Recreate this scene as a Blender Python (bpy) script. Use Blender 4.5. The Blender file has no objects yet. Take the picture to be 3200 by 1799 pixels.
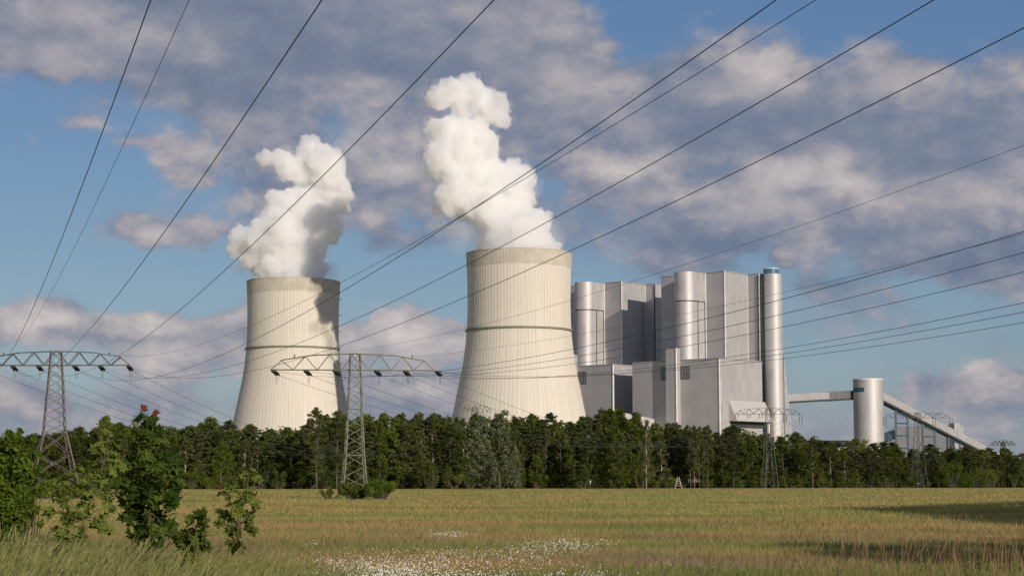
import bpy, math, random, numpy as np
from mathutils import Vector, noise as mnoise
random.seed(7); RNG = np.random.default_rng(7)
S = bpy.context.scene; COL = S.collection
R = math.radians
# ------------------------------------------------------------------ camera model
F = 5800.0; EYE = 2.5
PITCH = math.atan2(1500 - 899.5, F); CP, SP = math.cos(PITCH), math.sin(PITCH)
def ray(px, py):
    X = (px - 1600) / F; Y = (899.5 - py) / F
    return X, CP - Y * SP, SP + Y * CP
def at(px, py, D):                      # the point at depth D (metres north) seen at a photo pixel
    x, y, z = ray(px, py); k = D / y
    return Vector((x * k, D, EYE + z * k))
SUN_EL = R(17.2); SUN = Vector((0.522, -0.853, 0)).normalized()
SUN = Vector((SUN.x * math.cos(SUN_EL), SUN.y * math.cos(SUN_EL), math.sin(SUN_EL)))
U = Vector((0.74, -0.672, 0)).normalized(); V = Vector((0.672, 0.74, 0)).normalized()

# ------------------------------------------------------------------ helpers
class MB:
    def __init__(s): s.v = []; s.f = []
    def add(s, vs, fs):
        n = len(s.v); s.v += [tuple(p) for p in vs]; s.f += [tuple(i + n for i in f) for f in fs]
    def box(s, c, ax, ay, az):          # centre and three half axes
        c, ax, ay, az = map(Vector, (c, ax, ay, az))
        p = [c + ax * i + ay * j + az * k for k in (-1, 1) for j in (-1, 1) for i in (-1, 1)]
        s.add(p, [(0, 2, 3, 1), (4, 5, 7, 6), (0, 1, 5, 4), (2, 6, 7, 3), (0, 4, 6, 2), (1, 3, 7, 5)])
    def bar(s, a, b, w, h=None):
        a, b = Vector(a), Vector(b); d = b - a
        if d.length < 1e-6: return
        h = h or w; n = d.normalized(); t = Vector((0, 0, 1)) if abs(n.z) < .9 else Vector((1, 0, 0))
        x = n.cross(t).normalized(); y = n.cross(x)
        s.box((a + b) / 2, x * w / 2, y * h / 2, d / 2)
    def tube(s, pts, r, n=6, cap=True):
        pts = [Vector(p) for p in pts]; rs = r if isinstance(r, (list, tuple)) else [r] * len(pts)
        base = len(s.v); m = len(pts)
        for i, p in enumerate(pts):
            d = (pts[min(i + 1, m - 1)] - pts[max(i - 1, 0)]).normalized()
            t = Vector((0, 0, 1)) if abs(d.z) < .9 else Vector((1, 0, 0))
            x = d.cross(t).normalized(); y = d.cross(x)
            for k in range(n):
                a = 2 * math.pi * k / n
                s.v.append(tuple(p + (x * math.cos(a) + y * math.sin(a)) * rs[i]))
        for i in range(m - 1):
            for k in range(n):
                a = base + i * n + k; b = base + i * n + (k + 1) % n
                s.f.append((a, b, b + n, a + n))
        if cap:
            s.f.append(tuple(base + k for k in range(n))[::-1]); s.f.append(tuple(base + (m - 1) * n + k for k in range(n)))
    def prism(s, poly, z0, z1):
        n = len(poly); z1s = z1 if isinstance(z1, (list, tuple)) else [z1] * n
        s.add([(p[0], p[1], z0) for p in poly] + [(p[0], p[1], z) for p, z in zip(poly, z1s)],
              [tuple(range(n))[::-1], tuple(range(n, 2 * n))] + [(i, (i + 1) % n, (i + 1) % n + n, i + n) for i in range(n)])
    def build(s, name, mat, parent=None, smooth=False):
        return mesh(name, np.array(s.v, dtype=np.float64), s.f, mat, parent, smooth)
def mesh(name, v, f, mat, parent=None, smooth=False):
    me = bpy.data.meshes.new(name); me.from_pydata([tuple(map(float, p)) for p in v], [], [tuple(map(int, q)) for q in f]); me.update()
    return link(name, me, mat, parent, smooth)
def fastmesh(name, v, k, mat, parent=None, smooth=False):   # v: (N*k,3) loose k-gons
    me = bpy.data.meshes.new(name); n = len(v); nf = n // k
    me.vertices.add(n); me.vertices.foreach_set('co', np.ascontiguousarray(v, dtype=np.float32).ravel())
    me.loops.add(n); me.loops.foreach_set('vertex_index', np.arange(n, dtype=np.int32))
    me.polygons.add(nf); me.polygons.foreach_set('loop_start', np.arange(nf, dtype=np.int32) * k)
    me.update(calc_edges=True)
    return link(name, me, mat, parent, smooth)
def link(name, me, mat, parent, smooth):
    if mat: me.materials.append(mat)
    if smooth == 'sides': me.polygons.foreach_set('use_smooth', [True] * len(me.polygons)); me.set_sharp_from_angle(angle=R(30))
    elif smooth: me.polygons.foreach_set('use_smooth', [True] * len(me.polygons))
    o = bpy.data.objects.new(name, me); COL.objects.link(o)
    if parent: o.parent = parent
    return o
def place(o, loc):                      # move a root's origin to loc, keeping its own mesh or its children where they are
    return o
def thing(name, label, cat, loc=(0, 0, 0), rz=0, group=None):
    o = bpy.data.objects.new(name, None); COL.objects.link(o); o.location = loc; o.rotation_euler.z = rz
    o.empty_display_size = .5
    return tag(o, label, cat, group)
def tag(o, label, cat, group=None, kind=None):
    o['label'] = label; o['category'] = cat
    if group: o['group'] = group
    if kind: o['kind'] = kind
    return o
def struct(o): o['kind'] = 'structure'; return o
def adopt(root, obs):                   # parts modelled in world coordinates hang under a root standing at its base
    for o in obs: o.parent = root; o.location = -Vector(root.location)
    return root

# ------------------------------------------------------------------ materials
def newmat(name):
    m = bpy.data.materials.new(name); m.use_nodes = True; nt = m.node_tree; nt.nodes.clear()
    return m, nt, nt.nodes.new, nt.links.new
def math_(nt, op, a, b=None, c=None, clamp=False):
    n = nt.nodes.new('ShaderNodeMath'); n.operation = op; n.use_clamp = clamp
    for i, q in enumerate((a, b, c)):
        if q is None: continue
        if hasattr(q, 'is_output') or isinstance(q, bpy.types.NodeSocket): nt.links.new(q, n.inputs[i])
        else: n.inputs[i].default_value = q
    return n.outputs[0]
def mix_(nt, fac, a, b, blend='MIX'):
    n = nt.nodes.new('ShaderNodeMix'); n.data_type = 'RGBA'; n.blend_type = blend
    for s, q in ((n.inputs[0], fac), (n.inputs[6], a), (n.inputs[7], b)):
        if isinstance(q, bpy.types.NodeSocket): nt.links.new(q, s)
        elif isinstance(q, (int, float)): s.default_value = q
        else: s.default_value = (*q, 1)
    return n.outputs[2]
def noise_(nt, vec, scale, detail=3, rough=.5, out=0):
    n = nt.nodes.new('ShaderNodeTexNoise'); n.inputs['Scale'].default_value = scale
    n.inputs['Detail'].default_value = detail; n.inputs['Roughness'].default_value = rough
    if vec is not None: nt.links.new(vec, n.inputs['Vector'])
    return n.outputs[out]
def mapr(nt, v, a, b, c=0., d=1.):
    n = nt.nodes.new('ShaderNodeMapRange'); n.interpolation_type = 'SMOOTHSTEP'; nt.links.new(v, n.inputs[0])
    for i, q in enumerate((a, b, c, d)): n.inputs[i + 1].default_value = q
    return n.outputs[0]
def mapping(nt, vec, scale=(1, 1, 1), loc=(0, 0, 0)):
    n = nt.nodes.new('ShaderNodeMapping'); n.inputs['Scale'].default_value = scale; n.inputs['Location'].default_value = loc
    nt.links.new(vec, n.inputs['Vector']); return n.outputs[0]
def coords(nt, which='Object'):
    return nt.nodes.new('ShaderNodeTexCoord').outputs[which]
def geopos(nt): return nt.nodes.new('ShaderNodeNewGeometry').outputs['Position']
def pbr(name, col, rough=.6, metal=0., spec=.5, bump=None, var=.12, scale=.3):
    m, nt, N, L = newmat(name); b = N('ShaderNodeBsdfPrincipled'); o = N('ShaderNodeOutputMaterial'); L(b.outputs[0], o.inputs[0])
    nz = noise_(nt, coords(nt), scale, 5, .6)
    dark = tuple(c * (1 - var) for c in col); lite = tuple(min(1, c * (1 + var)) for c in col)
    L(mix_(nt, mapr(nt, nz, .3, .7), dark, lite), b.inputs['Base Color'])
    b.inputs['Roughness'].default_value = rough; b.inputs['Metallic'].default_value = metal
    b.inputs['Specular IOR Level'].default_value = spec
    if bump:
        bn = N('ShaderNodeBump'); bn.inputs['Strength'].default_value = bump; L(noise_(nt, coords(nt), scale * 12, 4), bn.inputs['Height']); L(bn.outputs[0], b.inputs['Normal'])
    return m
def cladding(name, col, metal=.45, rough=.42, ribs=.9):
    # sheet-metal cladding: vertical panel ribs, faint tonal differences from sheet to sheet
    m, nt, N, L = newmat(name); b = N('ShaderNodeBsdfPrincipled'); o = N('ShaderNodeOutputMaterial'); L(b.outputs[0], o.inputs[0])
    p = geopos(nt); sx = N('ShaderNodeSeparateXYZ'); L(p, sx.inputs[0])
    h = math_(nt, 'ADD', math_(nt, 'MULTIPLY', sx.outputs[0], .83), math_(nt, 'MULTIPLY', sx.outputs[1], .41))
    cell = math_(nt, 'FLOOR', math_(nt, 'MULTIPLY', h, 1 / 3.))
    cz = math_(nt, 'FLOOR', math_(nt, 'MULTIPLY', sx.outputs[2], 1 / 9.))
    wn = N('ShaderNodeTexWhiteNoise'); wn.noise_dimensions = '2D'; cb = N('ShaderNodeCombineXYZ'); L(cell, cb.inputs[0]); L(cz, cb.inputs[1]); L(cb.outputs[0], wn.inputs[0])
    big = noise_(nt, mapping(nt, p, (.03, .03, .012)), 1, 4, .6)
    t = math_(nt, 'ADD', math_(nt, 'MULTIPLY', wn.outputs[0], .35), math_(nt, 'MULTIPLY', big, .8))
    c1 = tuple(c * .9 for c in col); c2 = tuple(min(1, c * 1.07) for c in col)
    L(mix_(nt, mapr(nt, t, .2, .95), c1, c2), b.inputs['Base Color'])
    b.inputs['Metallic'].default_value = metal
    L(math_(nt, 'ADD', math_(nt, 'MULTIPLY', wn.outputs[0], .08), rough), b.inputs['Roughness'])
    w = math_(nt, 'SINE', math_(nt, 'MULTIPLY', h, 2 * math.pi / ribs))
    bn = N('ShaderNodeBump'); bn.inputs['Strength'].default_value = .12; bn.inputs['Distance'].default_value = .08; L(w, bn.inputs['Height']); L(bn.outputs[0], b.inputs['Normal'])
    return m
def leafmat(name, c1, c2, scale=.35, trans=.3, objvar=.35):
    m, nt, N, L = newmat(name); o = N('ShaderNodeOutputMaterial'); d = N('ShaderNodeBsdfDiffuse'); t = N('ShaderNodeBsdfTranslucent'); mx = N('ShaderNodeMixShader')
    p = geopos(nt); nz = noise_(nt, p, scale, 3, .6); fine = noise_(nt, p, scale * 9, 2)
    rnd = N('ShaderNodeObjectInfo').outputs['Random']
    f = math_(nt, 'ADD', math_(nt, 'MULTIPLY', nz, .9), math_(nt, 'MULTIPLY', fine, .5))
    f = math_(nt, 'ADD', f, math_(nt, 'MULTIPLY', math_(nt, 'SUBTRACT', rnd, .5), objvar))
    c = mix_(nt, mapr(nt, f, .4, 1.0), c1, c2)
    L(c, d.inputs[0]); L(mix_(nt, .5, c, (c2[0] * 1.2, c2[1] * 1.25, c2[2] * .6)), t.inputs[0]); mx.inputs[0].default_value = trans
    L(d.outputs[0], mx.inputs[1]); L(t.outputs[0], mx.inputs[2]); L(mx.outputs[0], o.inputs[0])
    return m
def concrete_mat():
    m, nt, N, L = newmat('tower concrete'); b = N('ShaderNodeBsdfPrincipled'); o = N('ShaderNodeOutputMaterial'); L(b.outputs[0], o.inputs[0])
    p = coords(nt); s = N('ShaderNodeSeparateXYZ'); L(p, s.inputs[0])
    ang = math_(nt, 'ARCTAN2', s.outputs[1], s.outputs[0])
    k = math_(nt, 'MULTIPLY', ang, 96 / (2 * math.pi)); fr = math_(nt, 'ABSOLUTE', math_(nt, 'SUBTRACT', math_(nt, 'FRACT', k), .5))
    line = mapr(nt, fr, .40, .49)                       # stain that runs down beside every rib
    cv = N('ShaderNodeCombineXYZ'); L(math_(nt, 'MULTIPLY', ang, 9.), cv.inputs[0]); L(math_(nt, 'MULTIPLY', s.outputs[2], .006), cv.inputs[1])
    st = noise_(nt, cv.outputs[0], 3.2, 4, .65)
    up = mapr(nt, s.outputs[2], 15, 125)
    amt = math_(nt, 'MULTIPLY', math_(nt, 'MULTIPLY', line, mapr(nt, st, .35, .62)), math_(nt, 'ADD', math_(nt, 'MULTIPLY', up, .8), .25))
    amt = math_(nt, 'MULTIPLY', amt, .45)
    cv2 = N('ShaderNodeCombineXYZ'); L(math_(nt, 'MULTIPLY', ang, 40.), cv2.inputs[0]); L(math_(nt, 'MULTIPLY', s.outputs[2], .01), cv2.inputs[1])
    broad = noise_(nt, cv2.outputs[0], 1.3, 4, .6)
    base = mix_(nt, mapr(nt, broad, .3, .7), (.59, .548, .475), (.67, .625, .55))
    ch = math_(nt, 'FRACT', math_(nt, 'MULTIPLY', s.outputs[2], 1 / 2.6)); hl = mapr(nt, ch, .93, 1.0)
    base = mix_(nt, math_(nt, 'MULTIPLY', hl, .2), base, (.3, .27, .22))
    base = mix_(nt, math_(nt, 'MULTIPLY', mapr(nt, noise_(nt, p, .02, 3), .55, .75), .35), base, (.64, .6, .54))
    base = mix_(nt, amt, base, (.17, .155, .125))
    L(base, b.inputs['Base Color']); b.inputs['Roughness'].default_value = .85; b.inputs['Specular IOR Level'].default_value = .2
    return m
def field_mat(name, blade=False):
    m, nt, N, L = newmat(name); o = N('ShaderNodeOutputMaterial'); p = geopos(nt)
    n1 = noise_(nt, mapping(nt, p, (.016, .045, 0)), 1, 4, .6); n2 = noise_(nt, mapping(nt, p, (.05, .12, 0), (7, 3, 0)), 1, 4, .65)
    n3 = noise_(nt, mapping(nt, p, (.035, .11, 0), (31, 17, 0)), 1, 3, .6); fine = noise_(nt, mapping(nt, p, (2.2, 2.2, .3)), 1, 2, .7)
    s = N('ShaderNodeSeparateXYZ'); L(p, s.inputs[0]); near = mapr(nt, s.outputs[1], 60, 190, 1, 0)
    c = mix_(nt, mapr(nt, n1, .4, .6), (.60, .39, .17), (.46, .42, .145))
    c = mix_(nt, math_(nt, 'MULTIPLY', mapr(nt, n2, .44, .60), .9), c, (.22, .30, .08))
    c = mix_(nt, math_(nt, 'MULTIPLY', mapr(nt, n3, .46, .66), math_(nt, 'ADD', math_(nt, 'MULTIPLY', near, .6), .2)), c, (.44, .27, .16))
    n4 = noise_(nt, mapping(nt, p, (.09, .2, 0), (3, 51, 0)), 1, 3, .6)
    c = mix_(nt, math_(nt, 'MULTIPLY', mapr(nt, n4, .48, .7), math_(nt, 'MULTIPLY', near, .55)), c, (.31, .25, .28))
    c = mix_(nt, math_(nt, 'MULTIPLY', near, .12), c, (.2, .18, .09))
    c = mix_(nt, mapr(nt, fine, .25, .8, .0, .55), c, (.15, .14, .055) if blade else (.12, .11, .05))
    d = N('ShaderNodeBsdfDiffuse'); L(c, d.inputs[0])
    if blade:
        t = N('ShaderNodeBsdfTranslucent'); L(c, t.inputs[0]); mx = N('ShaderNodeMixShader'); mx.inputs[0].default_value = .35
        L(d.outputs[0], mx.inputs[1]); L(t.outputs[0], mx.inputs[2]); L(mx.outputs[0], o.inputs[0])
    else: L(d.outputs[0], o.inputs[0])
    return m
M = dict(
    concrete=concrete_mat(),
    rim=pbr('weathered rim concrete', (.50, .46, .385), .85, var=.1, scale=.15),
    ring=pbr('walkway ring steel', (.20, .20, .16), .7),
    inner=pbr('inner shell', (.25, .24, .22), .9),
    clad=cladding('pale metal cladding', (.435, .43, .445), .28, .58),
    cladc=cladding('curved metal cladding', (.50, .49, .495), .45, .55, 1.2),
    trim=pbr('light corner trim', (.72, .70, .67), .5),
    dark=pbr('dark joint', (.035, .04, .045), .6),
    louvre=pbr('louvre grey', (.19, .20, .22), .5, .3),
    glass=pbr('blue tinted glass', (.012, .025, .036), .15, 0, .8, var=.5, scale=1.),
    bluecap=pbr('blue glazed cap', (.06, .17, .27), .25, .2, .7),
    bluesteel=pbr('dark blue painted steel', (.035, .085, .13), .5),
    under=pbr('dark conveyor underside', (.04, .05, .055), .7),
    roof=pbr('flat roof sheet', (.3, .3, .31), .8),
    lightclad=pbr('light wall sheet', (.46, .445, .44), .6, var=.04),
    steelA=pbr('rusty galvanised steel', (.11, .09, .085), .6, .15, var=.3, scale=.6),
    steelB=pbr('mossy galvanised steel', (.125, .13, .095), .6, .15, var=.3, scale=.6),
    steelD=pbr('dark galvanised steel', (.06, .065, .065), .6, .2),
    insul=pbr('brown glazed insulator', (.035, .03, .022), .3),
    wire=pbr('aluminium conductor', (.035, .06, .05), .5, .3),
    bark=pbr('grey bark', (.11, .09, .07), .9, bump=.4, scale=2.),
    pinebark=pbr('orange pine bark', (.26, .165, .115), .9, bump=.3, scale=1.),
    darkstem=pbr('dark shrub stems', (.05, .045, .03), .9),
    birchbark=pbr('white birch bark', (.36, .34, .30), .8, var=.35, scale=3.),
    pine=leafmat('pine needles', (.028, .042, .014), (.125, .135, .045), .3, .15),
    broad=leafmat('broad leaves', (.036, .060, .012), (.145, .175, .034), .3, .25),
    birch=leafmat('birch leaves', (.045, .058, .02), (.165, .17, .06), .3, .25),
    silver=leafmat('silver leaves', (.06, .075, .038), (.20, .215, .125), .5, .15, .1),
    bright=leafmat('bright leaves', (.055, .10, .012), (.20, .26, .04), .9, .4),
    maple=leafmat('maple leaves', (.024, .052, .010), (.19, .23, .05), 5., .35),
    red=leafmat('young red leaves', (.12, .035, .025), (.22, .075, .045), 5., .3),
    stem=pbr('sapling stem', (.10, .085, .045), .8),
    field=field_mat('meadow ground'), blade=field_mat('meadow blades', True),
    grass=leafmat('tall verge grass', (.10, .115, .035), (.34, .32, .14), 12., .3, 0),
    under_grass=leafmat('verge under grass', (.05, .07, .016), (.25, .26, .085), 9., .3, 0),
    redgrass=leafmat('reddish verge grass', (.14, .09, .05), (.32, .20, .12), 2., .3, 0),
    weed=leafmat('weed leaves', (.07, .13, .02), (.20, .27, .05), 3., .3),
    petal=pbr('white petals', (.8, .79, .74), .7, var=.04), eyec=pbr('yellow flower eye', (.6, .42, .04), .7),
    soil=pbr('forest floor', (.035, .04, .02), .95), wood=pbr('weathered pale wood', (.36, .34, .3), .8, var=.25),
)

# ------------------------------------------------------------------ sky
def build_world():
    w = bpy.data.worlds.new('World'); S.world = w; w.use_nodes = True; nt = w.node_tree; nt.nodes.clear(); N = nt.nodes.new; L = nt.links.new
    out = N('ShaderNodeOutputWorld'); bg = N('ShaderNodeBackground'); bg.inputs[1].default_value = .1; L(bg.outputs[0], out.inputs[0])
    sky = N('ShaderNodeTexSky'); sky.sky_type = 'NISHITA'; sky.sun_disc = False; sky.sun_elevation = SUN_EL
    sky.sun_rotation = math.atan2(SUN.x, SUN.y); sky.altitude = 100; sky.air_density = 1.; sky.dust_density = .6; sky.ozone_density = 2.
    g = coords(nt, 'Generated'); s = N('ShaderNodeSeparateXYZ'); L(g, s.inputs[0])
    az = math_(nt, 'ARCTAN2', s.outputs[0], s.outputs[1]); el = math_(nt, 'ARCSINE', s.outputs[2])
    pc = N('ShaderNodeCombineXYZ'); L(math_(nt, 'MULTIPLY', az, 1.0), pc.inputs[0]); L(math_(nt, 'MULTIPLY', el, 1.55), pc.inputs[1])
    P = pc.outputs[0]
    wv = N('ShaderNodeTexNoise'); wv.inputs['Scale'].default_value = 26; wv.inputs['Detail'].default_value = 5; wv.inputs['Roughness'].default_value = .6; L(P, wv.inputs['Vector'])
    ws = N('ShaderNodeSeparateColor'); L(wv.outputs[1], ws.inputs[0])
    azw = math_(nt, 'ADD', az, math_(nt, 'MULTIPLY', math_(nt, 'SUBTRACT', ws.outputs[0], .5), .036))
    elw = math_(nt, 'ADD', el, math_(nt, 'MULTIPLY', math_(nt, 'SUBTRACT', ws.outputs[1], .5), .026))
    # cloud survey: rows of elevation every 75 photo pixels, 32 azimuths; coverage / brightness
    CB = [
     ('57868888888888888830000000000000', '45543333344444556665444444444444'),
     ('78878888888888888861123420000000', '55655433334444455654445554444444'),
     ('88888888888888888852256543242112', '55565553333344444555555665555444'),
     ('88888888888788888886678997678545', '56644443333333344566545785555655'),
     ('22357888766667788888888998888745', '33333323455544433455446764566555'),
     ('01312477764553378777888888876787', '45555555554444444555432223445544'),
     ('00143257763675566656888788888888', '44555555555555544444443333334334'),
     ('01013746775776644687565666788887', '45446655556664444478753455543334'),
     ('00001325666666533378767889867887', '44445654445655444445765667765566'),
     ('00023335554545534555567787767876', '44445554444654444544445665455665'),
     ('00167763232544323454455666666776', '44467664444333444444333345444554'),
     ('10000000000011001223555425367766', '44444444444444444433333336333333'),
     ('00000001000000000012332225542366', '44444444444444444444433222344322'),
     ('35312324300142100001111123343234', '67656667655676555444444444345444'),
     ('56665777554477733333333224433223', '66566665667577765555554444444555'),
     ('33345654345345422222222211222223', '55567766555556555555554444455555'),
     ('43344433334566522222221122214666', '66555555555666665555555445556666'),
     ('76455545554566544444444333333444', '66555555555566555555555555555555'),
     ('44444444444444444444444444444444', '55555555555555555555555555555555'),
     ('44444444444444444444444444444444', '55555555555555555555555555555555')]
    azmax = math.atan(1600 / F)
    # photo columns are evenly spaced in px; azimuth is close to linear over this narrow view
    cx = math_(nt, 'PINGPONG', math_(nt, 'ADD', math_(nt, 'MULTIPLY', azw, 1 / (2 * azmax)), .5), 1.)
    el0 = math.atan(75 / F)
    rowc = math_(nt, 'SUBTRACT', 20., math_(nt, 'MULTIPLY', math_(nt, 'TANGENT', elw), F / 75))
    rowc = math_(nt, 'PINGPONG', rowc, 19.)
    acc = None
    for i, (c, b) in enumerate(CB):
        rp = N('ShaderNodeValToRGB'); L(cx, rp.inputs[0]); cr = rp.color_ramp; cr.interpolation = 'CARDINAL'
        for k in range(32):
            if k in (0, 31): continue
            cr.elements.new((k + .5) / 32)
        cr.elements[0].position = .5 / 32; cr.elements[31].position = 31.5 / 32
        es = sorted(cr.elements, key=lambda e: e.position)
        for k, e in enumerate(es): e.color = (int(c[k]) / 9, int(b[k]) / 9, 0, 1)
        wgt = math_(nt, 'SUBTRACT', 1., math_(nt, 'ABSOLUTE', math_(nt, 'SUBTRACT', rowc, float(i))), clamp=True)
        vm = N('ShaderNodeVectorMath'); vm.operation = 'SCALE'; L(rp.outputs[0], vm.inputs[0]); L(wgt, vm.inputs['Scale'])
        if acc is None: acc = vm.outputs[0]
        else:
            ad = N('ShaderNodeVectorMath'); L(acc, ad.inputs[0]); L(vm.outputs[0], ad.inputs[1]); acc = ad.outputs[0]
    sp = N('ShaderNodeSeparateXYZ'); L(acc, sp.inputs[0]); cov, bri = sp.outputs[0], sp.outputs[1]
    # single puffs and dark bellies of the cloud field
    q = N('ShaderNodeCombineXYZ'); L(math_(nt, 'MULTIPLY', math_(nt, 'TANGENT', azw), F / 100), q.inputs[0]); L(math_(nt, 'MULTIPLY', math_(nt, 'TANGENT', elw), F / 100), q.inputs[1])
    PUFF = [(575, 500, 70, 52, .9, .28), (640, 565, 36, 30, .7, .25), (490, 728, 130, 36, .9, .30), (240, 400, 45, 20, .6, .2), (450, 465, 75, 22, .5, .2), (100, 460, 16, 28, .5, .15), (1150, 690, 42, 28, .8, .4), (1230, 520, 75, 55, .5, .3), (1090, 470, 60, 50, .5, .25),
            (1890, 490, 125, 50, .6, .45), (2040, 525, 50, 28, .5, .35), (2370, 205, 120, 46, .3, .36), (1700, 270, 110, 42, .3, .3), (1870, 145, 50, 40, .7, .25), (2440, 570, 100, 60, .2, .3), (2620, 545, 50, 70, .2, .35), (2230, 600, 90, 42, .3, .3), (2465, 802, 30, 24, .9, .35), (2960, 620, 110, 60, .1, .2),
            (120, 1005, 140, 42, .7, .5), (440, 1010, 130, 38, .7, .5), (520, 1110, 110, 46, .6, .4), (1280, 1035, 130, 70, .8, .5), (1090, 1060, 60, 60, .6, .4), (1250, 1210, 110, 38, .7, .4), (3090, 1220, 110, 48, .7, .4), (740, 985, 60, 26, .6, .3), (380, 1060, 150, 16, .0, -.35),
            (2520, 612, 70, 22, .1, -.5), (2020, 562, 60, 20, .1, -.4), (2350, 315, 170, 48, .1, -.2), (800, 180, 260, 90, .1, -.14), (3080, 830, 130, 55, .5, -.3), (1300, 340, 55, 60, .4, -.2), (1950, 590, 130, 40, .3, -.2), (2250, 760, 260, 40, .2, -.12)]
    pcv = None; pbr_ = None
    for (x_, y_, rx, ry, ac, ab) in PUFF:
        v1 = N('ShaderNodeVectorMath'); v1.operation = 'SUBTRACT'; L(q.outputs[0], v1.inputs[0]); v1.inputs[1].default_value = ((x_ - 1600) / 100, (1500 - y_) / 100, 0)
        v2 = N('ShaderNodeVectorMath'); v2.operation = 'MULTIPLY'; L(v1.outputs[0], v2.inputs[0]); v2.inputs[1].default_value = (100 / rx, 100 / ry, 0)
        v3 = N('ShaderNodeVectorMath'); v3.operation = 'DOT_PRODUCT'; L(v2.outputs[0], v3.inputs[0]); L(v2.outputs[0], v3.inputs[1])
        g_ = math_(nt, 'POWER', .42, v3.outputs['Value'])
        pcv = math_(nt, 'MULTIPLY_ADD', g_, ac, pcv if pcv is not None else 0.); pbr_ = math_(nt, 'MULTIPLY_ADD', g_, ab * .72, pbr_ if pbr_ is not None else 0.)
    n1 = noise_(nt, P, 17, 10, .61); n2 = noise_(nt, mapping(nt, P, (1, 1, 1), (-.008, -.011, 0)), 17, 10, .61)
    nb = noise_(nt, mapping(nt, P, (1, 1, 1), (5, 2, 0)), 46, 8, .6); soft = noise_(nt, mapping(nt, P, (1, 1.3, 1), (3, 8, 0)), 11, 5, .5)
    n0 = math_(nt, 'SUBTRACT', n1, .5)
    d = math_(nt, 'ADD', math_(nt, 'ADD', math_(nt, 'MULTIPLY', cov, 1.2), pcv), math_(nt, 'MULTIPLY', n0, 1.05))
    d = math_(nt, 'ADD', d, math_(nt, 'MULTIPLY', math_(nt, 'SUBTRACT', nb, .5), .6))
    crisp = mapr(nt, d, .40, .66); wide = mapr(nt, d, .14, .84)
    cf = math_(nt, 'ADD', math_(nt, 'MULTIPLY', mapr(nt, el, .06, .16, .5, .06), 1.), math_(nt, 'MULTIPLY', math_(nt, 'MINIMUM', pcv, 1.), .3))
    alpha = math_(nt, 'ADD', math_(nt, 'MULTIPLY', crisp, cf), math_(nt, 'MULTIPLY', wide, math_(nt, 'SUBTRACT', 1., cf)))
    open_ = mapr(nt, cov, .6, 1., 1., .5)            # thick banks are smooth, broken cloud is modelled by the light
    relief = math_(nt, 'MULTIPLY', math_(nt, 'MULTIPLY', math_(nt, 'SUBTRACT', n1, n2), 1.9), open_)
    br = math_(nt, 'ADD', math_(nt, 'ADD', bri, relief), math_(nt, 'MULTIPLY', math_(nt, 'MULTIPLY', math_(nt, 'SUBTRACT', nb, .5), .75), open_))
    br = math_(nt, 'ADD', math_(nt, 'ADD', br, math_(nt, 'MULTIPLY', math_(nt, 'SUBTRACT', soft, .5), .5)), pbr_)
    ramp = N('ShaderNodeValToRGB'); L(math_(nt, 'MULTIPLY', br, .7), ramp.inputs[0]); cr = ramp.color_ramp
    stops = [(.06, (.145, .185, .28)), (.26, (.20, .23, .31)), (.39, (.28, .285, .345)), (.55, (.395, .37, .395)), (.95, (.66, .59, .57))]
    while len(cr.elements) < len(stops): cr.elements.new(.5)
    for e, (p_, c_) in zip(cr.elements, stops): e.position = p_; e.color = (*c_, 1)
    up = mapr(nt, el, .0, .26)
    blue = mix_(nt, up, (.135, .225, .35), (.058, .14, .33))
    skyc = N('ShaderNodeVectorMath'); skyc.operation = 'MULTIPLY'; L(sky.outputs[0], skyc.inputs[0]); skyc.inputs[1].default_value = (.10, .10, .10)
    base = mix_(nt, .62, skyc.outputs[0], blue)
    base = mix_(nt, mapr(nt, el, 0., .07, .4, 0.), base, (.20, .235, .32))
    res = mix_(nt, math_(nt, 'MULTIPLY', alpha, .95), base, ramp.outputs[0])
    sc = N('ShaderNodeVectorMath'); sc.operation = 'SCALE'; L(res, sc.inputs[0]); sc.inputs['Scale'].default_value = 10.; L(sc.outputs[0], bg.inputs[0])
    w.cycles.sampling_method = 'MANUAL'; w.cycles.sample_map_resolution = 512
build_world()
sl = bpy.data.lights.new('sun', 'SUN'); sl.energy = 3.9; sl.angle = R(.55); sl.color = (1., .88, .74)
so = bpy.data.objects.new('sun', sl); COL.objects.link(so); so.rotation_euler = SUN.to_track_quat('Z', 'Y').to_euler(); so.location = (300, -400, 300)
cd = bpy.data.cameras.new('camera'); cam = bpy.data.objects.new('camera', cd); COL.objects.link(cam); S.camera = cam
cam.location = (0, 0, EYE); cam.rotation_euler = (R(90) + PITCH, 0, 0); cd.sensor_width = 36; cd.lens = 36 * F / 3200; cd.clip_end = 20000; cd.clip_start = .1
S.view_settings.view_transform = 'Standard'; S.view_settings.look = 'None'; S.view_settings.exposure = 0; S.view_settings.gamma = 1

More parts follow.
